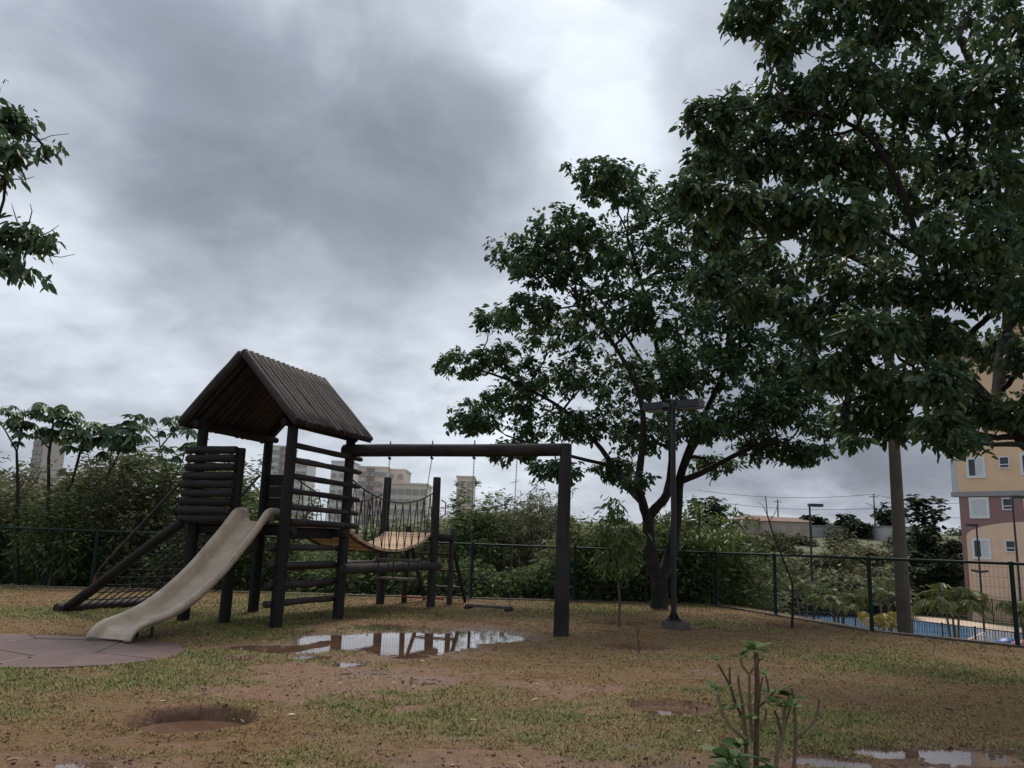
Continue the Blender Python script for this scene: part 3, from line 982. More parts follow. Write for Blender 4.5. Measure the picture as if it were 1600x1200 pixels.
# ------------------------------------------------------------------ slide
sld = Thing('slide', 'cream fibreglass slide coming down from the play tower', 'slide', L3(-.5, -1.3))
prof = [(.12, 1.70), (-.06, 1.70), (-.16, 1.655), (-.27, 1.54), (-.42, 1.385), (-.62, 1.20), (-.90, .945), (-1.18, .73), (-1.45, .555), (-1.70, .425), (-1.95, .327), (-2.19, .266), (-2.37, .222), (-2.48, .160), (-2.55, .080), (-2.575, .02)]
pp = []
for i in range(len(prof) - 1):
    p0, p1, p2, p3 = [V(*prof[min(max(j, 0), len(prof) - 1)]) for j in (i - 1, i, i + 1, i + 2)]
    for tt in (0, .25, .5, .75):
        pp.append(.5 * (2 * p1 + (p2 - p0) * tt + (2 * p0 - 5 * p1 + 4 * p2 - p3) * tt ** 2 + (3 * p1 - p0 - 3 * p2 + p3) * tt ** 3))
pp.append(V(*prof[-1]))
sec = [(-.320, -.085), (-.318, -.03), (-.307, -.008), (-.285, 0), (-.262, -.010), (-.248, -.04), (-.226, -.145), (-.208, -.180), (-.180, -.193), (0, -.198)]
sec = sec + [(-a, h) for a, h in sec[-2::-1]]
mb = MB(); vs = []; k = len(sec)
for i, q in enumerate(pp):
    t_ = unit(pp[min(i + 1, len(pp) - 1)] - pp[max(i - 1, 0)])
    nb, nz_ = t_[1], -t_[0]        # normal in (b,z), pointing up for a downward run to -b
    if nz_ < 0: nb, nz_ = -nb, -nz_
    fl = 1 - .50 * sstep(.50, .80, np.array(i / (len(pp) - 1.0)))
    for a, h in sec:
        # the flared end curls down: keep the section above the ground
        zz = q[1] + h * nz_ * fl; bb = q[0] + h * nb * fl
        vs.append(L3(-.515 + a, bb, max(zz, .034)))
mb.add(vs, [(i * k + j, i * k + j + 1, (i + 1) * k + j + 1, (i + 1) * k + j) for i in range(len(pp) - 1) for j in range(k - 1)])
chute = sld.part('chute', mb, M['slide'])
md = chute.modifiers.new('thickness', 'SOLIDIFY'); md.thickness = .012; md.offset = -1
sld.part('leg', mk().tube([L3(-.40, -1.98, -.1), L3(-.40, -1.98, .15)], .022, 8), M['black'])
sld.part('leg', mk().tube([L3(-.63, -1.98, -.1), L3(-.63, -1.98, .15)], .022, 8), M['black'])

# ------------------------------------------------------------------ cargo net ramp
net = Thing('cargo_net_ramp', 'climbing net of black ropes between sloping logs beside the slide', 'climbing net', L3(-2.8, .8))
nA0, nA1 = L3(-3.84, -.14, .08), L3(-1.74, -.16, 1.47)
nB0, nB1 = L3(-3.84, 1.72, .08), L3(-1.74, 1.72, 1.47)
net.part('side_log', mk().log(nA0 - (nA1 - nA0) * .01, nA1, .075, .07, 10), M['log'])
net.part('side_log', mk().log(nB0, nB1, .07, .065, 10), M['log'])
net.part('bottom_log', mk().log(L3(-3.90, -.30, .07), L3(-3.86, 1.95, .07), .08, .075, 10), M['loggrey'])
nr_ = 11
for i in range(1, nr_):
    t_ = i / nr_; a, b = nA0 + (nA1 - nA0) * t_, nB0 + (nB1 - nB0) * t_
    m = (a + b) / 2 - Zv * .05
    net.part('rope', mk().tube(bez(a, m, b, 7), .011, 5, False), M['rope'])
for i in range(1, nr_):
    t_ = i / nr_; a, b = nA0 + (nB0 - nA0) * t_, nA1 + (nB1 - nA1) * t_
    s = 4 * t_ * (1 - t_) * .025
    net.part('rope', mk().tube([a, a + (b - a) * .25 - Zv * s, a + (b - a) * .5 - Zv * s, a + (b - a) * .75 - Zv * s, b], .011, 5, False), M['rope'])
for bb, zt in ((-.03, 2.26), (1.70, 2.36)):
    hr = net.part('handrail', mk().tube([L3(-1.80, bb, zt), L3(-3.38, bb, .70), L3(-3.45, bb, .58)], .021, 8), M['railpaint'])
    net.part('handrail_foot', mk().tube([L3(-3.45, bb, .58), L3(-3.475, bb, .48), L3(-3.45, bb, .39), L3(-3.38, bb, .36)], .022, 8), M['redpaint'])

# ------------------------------------------------------------------ swing frame and swings
swf = Thing('swing_frame', 'horizontal log beam carried by one round log post', 'swing frame', L3(3.817, TD))
ZB = 2.757
swf.part('post', mk().log(L3(3.80, TD, -.15), L3(3.817, TD, 2.86), .118, .090, 14, n=9, wob=.02), M['loggrey'])
swf.part('beam', mk().log(L3(-.14, TD + .02, ZB + .02), L3(3.76, TD, ZB + .01), .108, .098, 14, n=12, wob=.02), M['loggrey'])
hooks = [.765, 1.542, 2.289, 3.02]
for a in hooks:
    swf.part('bolt', mk().tube([L3(a, TD, ZB - .14), L3(a, TD, ZB + .17)], .011, 6).tube([L3(a - .022, TD, ZB - .105), L3(a + .022, TD, ZB - .125)], .02, 6), M['black'])


def chain(mb, p, q, link=.045):
    n = int(np.linalg.norm(q - p) / link)
    for i in range(n):
        a = p + (q - p) * (i / n - .1 / n); b = p + (q - p) * ((i + 1.1) / n)
        s = U if i % 2 else VV
        mb.tube([a + s * .007, b + s * .007], .0028, 4, False)
        mb.tube([a - s * .007, b - s * .007], .0028, 4, False)
    return mb


zs = .36
sw1 = Thing('plank_swing', 'wooden plank swing hanging on two long chains near the end post', 'swing', L3(2.64, TD, zs))
sw1.part('seat', mk().box(L3(2.63, TD + .02, zs), .70, .22, .035, U, VV), M['plank'], False)
for a in (2.30, 2.96):
    sw1.part('seat_cleat', mk().box(L3(a, TD + .02, zs - .035), .06, .24, .034, U, VV), M['log'], False)
sw1.part('chain', chain(mk(), L3(2.289, TD, ZB - .13), L3(2.29, TD + .02, zs)), M['chain'])
sw1.part('chain', chain(mk(), L3(3.02, TD, ZB - .13), L3(2.97, TD + .02, zs)), M['chain'])
sw2 = Thing('toddler_swing', 'toddler swing with a guard frame over its wooden seat', 'swing', L3(1.1, TD, .7))
zt, zb_ = .99, .70
ca = 1.02
sw2.part('seat', mk().box(L3(ca, TD + .05, zb_), .58, .34, .03, U, VV), M['plank'], False)
gf_ = mk()
for s in (-1, 1):
    gf_.box(L3(ca, TD + .05 + s * .17, zt), .62, .05, .035, U, VV)
    gf_.box(L3(ca + s * .285, TD + .05, zt - .001), .05, .29, .033, U, VV)
sw2.part('guard_frame', gf_, M['plank'], False)
for da in (-.27, 0, .27):
    for s in (-1, 1):
        if da == 0 and s > 0: continue
        sw2.part('rod', mk().tube([L3(ca + da, TD + .05 + s * .155, zb_ + .01), L3(ca + da, TD + .05 + s * .165, zt)], .011, 6), M['black'])
sw2.part('chain', chain(mk(), L3(.765, TD, ZB - .13), L3(ca - .27, TD + .05, zt)), M['chain'])
sw2.part('chain', chain(mk(), L3(1.542, TD, ZB - .13), L3(ca + .30, TD + .05, zt)), M['chain'])

# ------------------------------------------------------------------ rope bridge and its landing
B0, B1 = TD + .06, 5.02
land = Thing('bridge_landing', 'log landing with tall end posts at the far end of the bridge', 'landing', L3(-.55, 5.5))
for a, b, top, r in ((-1.09, 5.07, 2.615, .088), (.08, 5.03, 2.62, .09), (-.86, 5.70, 1.62, .06), (.12, 5.85, 1.58, .06)):
    land.part('post', mk().log(L3(a, b, -.15), L3(a, b, top), r, r * .9, 12, wob=.015), M['loggrey'])
for k in range(6):
    land.part('platform_board', mk().box(L3(-.45, 5.12 + .13 * k, 1.44), 1.26, .12, .035, U, VV), M['plank'], False)
for a in (-1.02, .02):
    land.part('platform_beam', mk().box(L3(a, 5.42, 1.37), .07, .86, .1, U, VV), M['log'], False)
land.part('stretcher', mk().log(L3(.09, TD - .1, .815), L3(.12, 5.28, .82), .088, .08, 12), M['loggrey'])
land.part('stretcher', mk().log(L3(-1.09, TD - .1, .815), L3(-1.05, 5.0, .82), .075, .07, 12), M['loggrey'])
for i, (b, z) in enumerate(((6.1, 1.05), (6.35, .70), (6.6, .33))):
    land.part('step', mk().box(L3(-.38, b, z), .98, .2, .04, U, VV), M['plank'], False)
for a in (-.88, .12):
    land.part('stringer', mk().box((L3(a, 5.80, 1.38) + L3(a, 6.72, .06)) / 2, .05, 1.62, .14, U, unit(L3(a, 6.72, .06) - L3(a, 5.80, 1.38))), M['log'], False)
land.part('foot_bar', mk().tube([L3(-.86, 5.62, .14), L3(.1, 5.62, .14)], .018, 8), M['redpaint'])
land.part('grab_bar', mk().tube([L3(.20, 5.04, 2.15), L3(.29, 5.06, 2.10), L3(.29, 5.06, 1.86), L3(.20, 5.04, 1.80)], .014, 8), M['redpaint'])
land.part('log_stub', mk().log(L3(.05, 5.12, 1.40), L3(.42, 5.12, 1.40), .08, .075, 10), M['loggrey'])

brg = Thing('rope_bridge', 'sagging slatted rope bridge with pale wooden treads', 'rope bridge', L3(-.5, 3.3, 1.0))
zsag = lambda t: 1.46 - .34 * 4 * t * (1 - t)
nsl = 27
for i in range(nsl):
    t_ = (i + .5) / nsl; b = B0 + (B1 - B0) * t_
    dz = (zsag(t_ + .01) - zsag(t_ - .01)) / ((B1 - B0) * .02)
    d = unit(VV + Zv * dz); up = unit(np.cross(U, d))
    brg.part('slat', mk().box(L3(-.5 + rnd.uniform(-.012, .012), b, zsag(t_)), 1.08, .104, .05, U, d, up), M['bridgeslat'], False)
for a in (-.03, -.97):
    pts = [L3(a, B0 + (B1 - B0) * t_, zsag(t_) - .045) for t_ in np.linspace(0, 1, 16)]
    brg.part('bearer_rope', mk().tube(pts, .017, 6), M['rope2'])
for a in (.03, -1.06):
    hp = lambda t_: L3(a, B0 + (B1 - B0) * t_, 2.30 - .30 * 4 * t_ * (1 - t_))
    brg.part('hand_rope', mk().tube([hp(t_) for t_ in np.linspace(0, 1, 18)], .013, 6), M['rope'])
    nz_ = 11
    for i in range(nz_):
        t0, t1 = (i + .5) / nz_, i / nz_
        for tb in (i / nz_, (i + 1) / nz_):
            brg.part('side_rope', mk().tube([hp(t0), L3(a + (.0 if a > 0 else .05), B0 + (B1 - B0) * tb, zsag(tb) + .0)], .0085, 4, False), M['rope'])

# ------------------------------------------------------------------ park lamp, near
lb = gz(1053, 983); lb[2] = 0
lamp = Thing('park_lamp', 'black double headed park lamp on a concrete block', 'lamp post', lb)
lamp.part('footing', mk().box(lb + V(.03, 0, .03), .40, .40, .2), M['polecon'], False)
lamp.part('base_plate', mk().box(lb + V(0, 0, .145), .24, .24, .025), M['black'], False)
g_ = mk()
for k in range(4):
    an = k * math.pi / 2 + .78
    q = lb + V(.075 * math.cos(an), .075 * math.sin(an), 0)
    g_.add([q + V(0, 0, .158), q + V(.05 * math.cos(an), .05 * math.sin(an), .158), lb + V(.04 * math.cos(an), .04 * math.sin(an), .30), lb + V(.04 * math.cos(an), .04 * math.sin(an), .158)], [(0, 1, 2, 3)])
lamp.part('gusset', g_, M['black'], False)
lamp.part('pole', mk().tube([lb + V(0, 0, .15), lb + V(0, 0, 3.93)], .046, 12), M['black'])
for s, dx, dy in ((-1, -.80, .60), (1, .80, -.60)):
    e = unit(V(dx, dy, 0)); f_ = V(-e[1], e[0], 0)
    up = unit(V(0, 0, 1) + e * -.10 * 1)
    e2 = unit(np.cross(f_, up))
    lamp.part('arm', mk().box(lb + e * .09 + V(0, 0, 3.78), .10, .06, .06, e, f_), M['black'], False)
    hd = lamp.part('lamp_head', mk().box(lb + e * .34 + V(0, 0, 3.82), .40, .27, .13, e, f_), M['lamphead'], False)
    lamp.part('lens', mk().box(lb + e * .34 + V(0, 0, 3.741), .36, .22, .01, e, f_), M['lens'], False, hd)

# ------------------------------------------------------------------ concrete pole behind the right fence
pb = gy(1414, 990, 15.75); pz = hz1(pb[0], pb[1])
pole = Thing('concrete_pole', 'tall tapering concrete pole just behind the right fence', 'pole', (pb[0], pb[1], pz))
pole.part('shaft', mk().tube([V(pb[0], pb[1], pz - .3 + q) for q in (0, 2, 4, 6, 9.5)], [.135, .120, .105, .092, .07], 16), M['polecon'])
pole.part('band', mk().tube([V(pb[0], pb[1], pz + 6.4), V(pb[0], pb[1], pz + 6.5)], .092, 16), M['black'])

# ------------------------------------------------------------------ tree with the forked trunk, behind the park lamp
rsA = np.random.RandomState(21)
YA = 18.6
tb = gy(1030, 948, YA); tb[2] = 0
A = lambda x, y, dy=0: gy(x, y, YA + dy)
treeA = Thing('broadleaf_tree', 'forked broadleaf tree growing behind the double headed lamp', 'tree', tb)
limA = [([tb + V(0, 0, -.2), A(1030, 922), A(1028, 902)], .20, .175),
        ([A(1027, 906), A(1016, 862), A(1013, 815), A(1024, 795), A(1042, 772), A(1050, 720, .3), A(1046, 640, .5), A(1030, 560, .6), A(1010, 470, .5), A(980, 370, .3)], .15, .035),
        ([A(1014, 818), A(1004, 785, -.3), A(998, 750, -.6), A(1004, 690, -.9), A(1000, 620, -1.2), A(960, 540, -1.4), A(900, 470, -1.5)], .11, .03),
        ([A(1005, 785, -.3), A(980, 760, .2), A(958, 728, .5), A(930, 690, .8), A(880, 640, 1.0), A(810, 600, 1.0), A(740, 575, .8)], .09, .022),
        ([A(1032, 906), A(1049, 862, .2), A(1058, 800, .3), A(1062, 750, .3), A(1078, 700, .1), A(1100, 650, -.2), A(1130, 580, -.5), A(1140, 500, -.6)], .15, .035),
        ([A(1062, 752, .3), A(1098, 738, -.1), A(1160, 706, -.5), A(1215, 690, -.8), A(1262, 712, -1.0)], .085, .02),
        ([A(1064, 740, .3), A(1090, 690, .9), A(1130, 655, 1.4), A(1200, 600, 1.6)], .08, .02),
        ([A(958, 728, .5), A(900, 715, .0), A(850, 700, -.4), A(790, 680, -.6)], .05, .018),
        ([A(1046, 640, .5), A(1000, 560, 1.2), A(940, 470, 1.4), A(870, 400, 1.2)], .06, .02)]
lobA = []
for (x, y, rx, ry, w) in [(940, 280, 55, 30, 1.0), (985, 300, 60, 40, .8), (1030, 325, 60, 45, .9), (880, 360, 65, 28, .9), (815, 398, 55, 26, .8), (850, 425, 60, 28, .9), (920, 395, 70, 48, 1.3), (1000, 390, 70, 50, 1.3), (1075, 410, 60, 50, 1.1),
                          (775, 500, 42, 22, .5), (830, 485, 55, 28, .8), (870, 520, 60, 35, .9), (950, 480, 75, 50, 1.3), (1040, 490, 75, 50, 1.3), (1130, 480, 70, 50, 1.1),
                          (720, 568, 48, 22, .7), (790, 560, 50, 22, .6), (850, 590, 60, 30, .9), (930, 580, 75, 45, 1.1), (1020, 590, 75, 45, 1.2), (1100, 580, 70, 45, 1.1), (1190, 560, 70, 45, 1.0),
                          (745, 655, 42, 24, .7), (800, 625, 55, 28, .8), (860, 665, 65, 32, 1.1), (935, 660, 65, 35, .9), (1010, 680, 60, 34, .8), (1085, 660, 60, 34, .9), (1150, 650, 60, 36, .9), (1220, 640, 60, 40, 1.0), (1270, 600, 50, 40, .8),
                          (1255, 708, 42, 18, .6), (1190, 700, 45, 20, .6), (870, 735, 45, 16, .5), (800, 705, 45, 20, .6), (960, 735, 40, 18, .5), (1120, 725, 35, 14, .35), (990, 750, 30, 14, .2), (1190, 470, 65, 40, .8), (1250, 530, 65, 40, .9), (1160, 400, 60, 40, .8), (1095, 335, 50, 34, .6), (1130, 430, 60, 40, .9), (1210, 620, 60, 40, .8), (1060, 560, 60, 40, .8), (1150, 540, 60, 40, .9), (1290, 660, 45, 26, .6), (1240, 590, 60, 36, .8)]:
    dy = rsA.uniform(-1.7, 1.7)
    c = A(x, y, dy); s = (YA + dy) / FPX
    lobA.append((c, (rx * s * 1.22, max(.6, rx * s * 1.1), ry * s * 1.35), w))
grow_tree(treeA, limA, lobA, rsA, M['leafA'], .135, .46, 92, 8, M['bark'], droop=.6, twig_r=.010)

# ------------------------------------------------------------------ big tree on the right, trunk just outside the picture
rsB = np.random.RandomState(33)
YB = 11.0
B = lambda x, y, dy=0: gy(x, y, YB + dy)
bb_ = V(8.35, 10.2, 0)
treeB = Thing('broadleaf_tree', 'large leafy tree overhanging from the right edge, closest to the camera', 'tree', bb_)
limB = [([bb_ + V(0, 0, -.2), bb_ + V(-.05, 0, 1.0), bb_ + V(-.25, .15, 1.9)], .27, .20),
        ([bb_ + V(-.25, .15, 1.9), B(1660, 735, -.2), B(1600, 682, -.1), B(1545, 630), B(1500, 580, .1), B(1450, 500, .3), B(1395, 440, .5), B(1330, 400, .6), B(1240, 370, .5)], .16, .03),
        ([bb_ + V(-.25, .15, 1.9), B(1720, 600, -.2), B(1660, 480, .3), B(1600, 340, .7), B(1560, 200, .8), B(1500, 60, .6)], .17, .05),
        ([B(1560, 645), B(1562, 570, .7), B(1575, 480, 1.0), B(1540, 380, 1.2), B(1480, 280, 1.3), B(1420, 160, 1.2), B(1330, 70, 1.0)], .10, .03),
        ([B(1450, 500, .3), B(1440, 400, -.2), B(1400, 280, -.6), B(1340, 200, -.9), B(1230, 170, -1.0)], .06, .02),
        ([B(1500, 580, .1), B(1430, 590, .5), B(1370, 610, .8), B(1320, 630, .9)], .05, .018),
        ([B(1600, 340, .7), B(1530, 280, .2), B(1450, 240, .8), B(1340, 270, 1.0)], .06, .02)]
lobB = []
for (x, y, rx, ry, w) in [(1175, 20, 50, 30, .7), (1215, 70, 40, 24, .5), (1290, 20, 70, 40, 1.0), (1390, 30, 80, 50, 1.1), (1500, 40, 85, 60, 1.2), (1600, 40, 80, 70, 1.2), (1450, -60, 120, 60, 1.3), (1300, -60, 80, 50, .8), (1600, -80, 120, 80, 1.2),
                          (1110, 190, 48, 36, .8), (1170, 175, 60, 40, .9), (1250, 150, 70, 40, 1.1), (1340, 130, 80, 50, 1.2), (1440, 150, 85, 60, 1.3), (1540, 160, 85, 60, 1.3), (1630, 190, 80, 70, 1.1),
                          (1115, 250, 50, 28, .8), (1180, 245, 60, 40, 1.0), (1260, 240, 75, 45, 1.2), (1350, 250, 85, 55, 1.3), (1450, 260, 90, 60, 1.3), (1550, 280, 90, 60, 1.3), (1640, 320, 80, 70, 1.0),
                          (1150, 320, 50, 26, .6), (1220, 330, 70, 36, 1.0), (1310, 340, 80, 45, 1.1), (1410, 360, 85, 50, 1.2), (1510, 370, 85, 55, 1.2), (1600, 390, 70, 60, 1.0),
                          (1170, 400, 60, 28, .8), (1250, 420, 75, 36, 1.0), (1345, 440, 75, 40, 1.0), (1440, 450, 60, 34, .7), (1530, 450, 70, 40, .9), (1610, 470, 50, 40, .7),
                          (1290, 500, 70, 36, 1.0), (1370, 520, 70, 38, 1.0), (1450, 530, 60, 34, .8), (1550, 540, 50, 32, .6), (1620, 560, 50, 40, .7),
                          (1320, 580, 55, 30, .8), (1390, 600, 60, 34, 1.0), (1460, 600, 50, 30, .8), (1520, 640, 40, 22, .5), (1340, 650, 45, 22, .6), (1400, 665, 50, 20, .6), (1470, 665, 45, 18, .55), (1580, 640, 40, 26, .5), (1490, 690, 25, 10, .18), (1330, 690, 22, 10, .14), (1078, 300, 36, 22, .5), (1120, 365, 48, 26, .6), (1110, 440, 48, 28, .6), (1180, 470, 55, 30, .7)]:
    dy = rsB.uniform(-1.6, 1.9)
    if x < 1250 and y > 350: dy = rsB.uniform(.2, 2)
    c = B(x, y, dy); s = (YB + dy) / FPX
    lobB.append((c, (rx * s * 1.18, max(.5, rx * s * 1.1), ry * s * 1.3), w))
grow_tree(treeB, limB, lobB, rsB, M['leafB'], .138, .44, 64, 8, M['bark'], droop=.75, twig_r=.009)

# ------------------------------------------------------------------ tree whose branch tips come in on the left
rsC = np.random.RandomState(44)
YC = 7.6
C = lambda x, y, dy=0: gy(x, y, YC + dy)
cb = V(-6.6, 7.4, 0)
treeC = Thing('broadleaf_tree', 'tree whose leafy branch tips reach in at the left edge', 'tree', cb)
limC = [([cb + V(0, 0, -.2), cb + V(.05, 0, 1.2), cb + V(.1, .05, 2.4), cb + V(.2, 0, 3.4)], .2, .12),
        ([cb + V(.1, .05, 2.4), C(-170, 480), C(-90, 430), C(-20, 400)], .08, .018),
        ([cb + V(.2, 0, 3.4), C(-150, 300, .2), C(-60, 220, .2), C(10, 200, .1)], .08, .016),
        ([cb + V(.2, 0, 3.4), C(-260, 150, .2), C(-150, 60, -.2), C(-60, 90, -.3)], .09, .02)]
lobC = []
for (x, y, rx, ry, w) in [(22, 190, 34, 26, .55), (10, 235, 30, 26, .4), (72, 232, 16, 9, .10), (-50, 190, 60, 50, 1.0), (-10, 275, 22, 16, .2), (30, 368, 38, 20, .6), (66, 372, 14, 9, .08), (8, 408, 26, 12, .28), (-50, 370, 50, 40, 1.0), (-130, 250, 80, 80, 1.3), (-130, 420, 70, 50, 1.0), (-120, 80, 80, 60, 1.2), (-40, 110, 30, 30, .4), (-220, 150, 80, 80, 1.2), (38, 428, 9, 5, .06)]:
    dy = rsC.uniform(-.5, .5)
    s = (YC + dy) / FPX
    lobC.append((C(x, y, dy), (rx * s, max(.16, rx * s * .9), ry * s), w))
grow_tree(treeC, limC, lobC, rsC, M['leafB'], .115, .40, 44, 6, M['bark'], droop=.95, twig_r=.006)

for pts_ in [[(20, 215), (55, 222), (80, 212), (108, 209)], [(30, 385), (70, 398), (95, 402), (118, 397)], [(60, 370), (78, 362), (92, 352)], [(45, 350), (50, 330), (47, 318)], [(60, 385), (85, 380), (88, 362)], [(80, 398), (92, 396), (94, 388)], [(5, 130), (8, 124), (14, 128)], [(20, 280), (40, 280), (54, 276)], [(28, 350), (22, 332), (18, 318)]]:
    treeC.part('bare_twig', MB().tube([C(x, y, .05) for x, y in pts_], [.007, .0025], 5, False), M['bark'])

# ------------------------------------------------------------------ bushes and small trees behind the back fence
def make_bush(name, label, base, h, r, rs, mat, L, wr, nl, droop=.4, stems=7, cat='bush', group=None, bark='bark', cluster=5, low=.12, gaps=.35):
    T = Thing(name, label, cat, base, group)
    mb = MB(); tips = []; dirs = []
    nodes = []
    for s in range(stems):
        an = s * 2.4 + rs.rand(); q = r * (.25 + .75 * rs.rand()); top = h * (.62 + .36 * rs.rand())
        a = V(*base) + V(math.cos(an), math.sin(an), 0) * r * .08 + V(0, 0, -.15)
        c = V(*base) + V(math.cos(an) * q, math.sin(an) * q, top)
        m = (a + c) / 2 + V(math.cos(an), math.sin(an), 0) * -.1 * r + V(rs.randn() * .2, rs.randn() * .2, h * .1)
        path = bez(a, m, c, 8); path[2:-1] += rs.randn(5, 3) * .05
        mb.tube(path, [.035 * h / 4 + .008, .008], 5, False)
        nodes.extend(list(path[2:]))
        for b in range(4):
            st = path[rs.randint(2, 7)]; d = V(rs.randn(), rs.randn(), .5 + abs(rs.randn()) * .6); d = unit(d) * r * (.25 + .28 * rs.rand())
            en = st + d; mb.tube([st, st + d * .5 + V(0, 0, .06), en], [.014, .010, .007], 4, False); nodes.extend([st + d * .5, en])
    nodes = np.array(nodes)
    k = nl // cluster
    # leaf clusters: half round the branches, half through the crown's volume
    n1 = int(k * .7)
    p1 = nodes[rs.randint(0, len(nodes), n1)] + rs.randn(n1, 3) * np.array([.16, .16, .13]) * (r / 1.2)
    q = nrm(rs.randn(k - n1, 3)) * (rs.rand(k - n1, 1) ** .5) * .92
    p2 = V(*base) + np.stack([q[:, 0] * r * (1.0 - .25 * q[:, 2]), q[:, 1] * r * (1 - .25 * q[:, 2]), h * (low + (.84 - low) * (.5 + .5 * q[:, 2]))], 1)
    keep = fbm(p2[:, 0] + p2[:, 1] * .7 + base[0] * 3, p2[:, 2] * 1.3 + p2[:, 1] * .4, 1.5 / (r / 1.2), 3, int(base[0] * 7) % 50 + 60) > gaps * .2 - .16
    P = np.concatenate([p1, p2[keep]]); D = nrm(P - (V(*base) + V(0, 0, h * .45)))
    P[:, 2] = np.maximum(P[:, 2], base[2] + .05)
    T.part('stems', mb, M[bark])
    crown_obj(T, [rosettes(P, D, rs, cluster, L, wr, droop, scatter=.08)], mat)
    return T


rsV = np.random.RandomState(77)
BUSH = [  # px x, top y, Y, half width m, leaf mat, leaf length, ratio, count, label
    (-30, 700, 21.3, 1.5, 'leafdry', .16, .40, 4200, 'tangled grey-green bush behind the fence at the far left edge'),
    (75, 735, 20.6, 1.3, 'leafbush', .15, .42, 4200, 'low dark bush behind the leftmost fence bays'),
    (165, 700, 21.8, 1.5, 'leafdry', .16, .38, 4600, 'twiggy grey-green bush behind the left fence post'),
    (250, 668, 23.0, 1.5, 'leafbush', .20, .50, 4600, 'tall round topped bush left of the tower roof'),
    (345, 715, 21.6, 1.4, 'leafbush', .17, .45, 4200, 'dark bush seen behind the log panel of the tower'),
    (420, 765, 21.2, 1.1, 'leaflight', .15, .40, 3600, 'bright green bush seen between the tower posts'),
    (505, 860, 21.0, 1.0, 'leaflight', .14, .40, 2600, 'low bright bush seen through the lower tower rails'),
    (590, 815, 21.6, 1.3, 'leafbush', .15, .42, 3800, 'dark bush seen behind the rope bridge'),
    (655, 790, 22.2, 1.2, 'leafdry', .15, .36, 3400, 'greyish bush right behind the bridge end post'),
    (735, 768, 21.4, 1.25, 'leafbush', .20, .50, 4600, 'leafy bush right of the bridge posts, behind the plank swing'),
    (800, 765, 22.4, 1.2, 'leafdry', .22, .20, 3600, 'feathery narrow leaved bush behind the swing beam'),
    (852, 748, 21.5, 1.1, 'leafdry', .24, .16, 3800, 'tall wispy willow like bush left of the swing end post'),
    (925, 815, 21.6, 1.1, 'leafbush', .18, .36, 3600, 'bush right of the swing end post behind the fence'),
    (1085, 785, 21.9, 1.25, 'leaflight', .22, .26, 4600, 'light green bush right of the forked trunk'),
    (1010, 830, 21.7, 1.1, 'leafbush', .2, .3, 3600, 'dark bush right behind the forked trunk'),
]
for (x, ty, Y, r, mt, L, wr, nl, lab) in BUSH:
    if 440 < x < 900: Y, r, L, nl = Y * 2.3, r * 2.1, L * 1.5, int(nl * 1.5)
    p = gy(x, 900, Y); z0 = hz1(p[0], p[1]); top = gy(x, ty, Y)[2]
    make_bush('fence_bush', lab, (p[0], p[1], z0), top - z0, r, rsV, M[mt], L * .8, wr, int(nl * 1.3), gaps=.9, stems=11, bark='barkgrey', droop=.35 if wr > .3 else 1.0, group='bushes behind the back fence')


# umbrella leaved trees (thin candelabra branches with round palmate leaves)
def palmate(tips, rs, rad, lobes=9):
    k = len(tips); P = np.repeat(tips, lobes, 0)
    az = np.tile(np.arange(lobes) * 2 * np.pi / lobes, k) + np.repeat(rs.rand(k) * 6, lobes)
    R_ = np.repeat(rad * (.7 + .5 * rs.rand(k)), lobes)
    tilt = np.repeat(rs.randn(k, 3) * .28, lobes, 0)
    D = np.stack([np.cos(az), np.sin(az), -.35 - .3 * rs.rand(k * lobes)], 1) + tilt
    N = np.tile(V(0, 0, 1.0), (k * lobes, 1)) + tilt
    tint = np.clip(np.repeat(rs.rand(k), lobes) * .7 + rs.rand(k * lobes) * .25, 0, 1)
    return leaf_arrays(P, D, N, R_, R_ * .42, tint, .12, .35)


def umbrella_tree(label, stem, twigs, Y, rad, seed):
    rs = np.random.RandomState(seed); b = gy(stem[0][0], stem[0][1], Y); b[2] = hz1(b[0], b[1])
    T = Thing('umbrella_leaf_tree', label, 'tree', b, 'umbrella leaved trees behind the left fence')
    mb = MB(); st = [b - V(0, 0, .1)] + [gy(x, y, Y) for x, y in stem[1:]]
    mb.tube(st, [.055, .03], 7, True, .04, seed); T.part('trunk', mb, M['bark'])
    br = MB(); tips = []
    for tw in twigs:
        pts = [gy(x, y, Y + rs.uniform(-.3, .3)) for x, y in tw]
        br.tube(pts, [.022, .012], 5, False)
        c = pts[-1]
        for i in range(9):
            q = c + rs.randn(3) * V(.34, .34, .16) * rad / .36 * 1.05
            br.tube([c - V(0, 0, .12), (c + q) / 2 + V(0, 0, .03), q], .005, 3, False)
            tips.append(q)
    T.part('branches', br, M['bark'])
    crown_obj(T, [palmate(np.array(tips), rs, rad)], M['leafcec'])


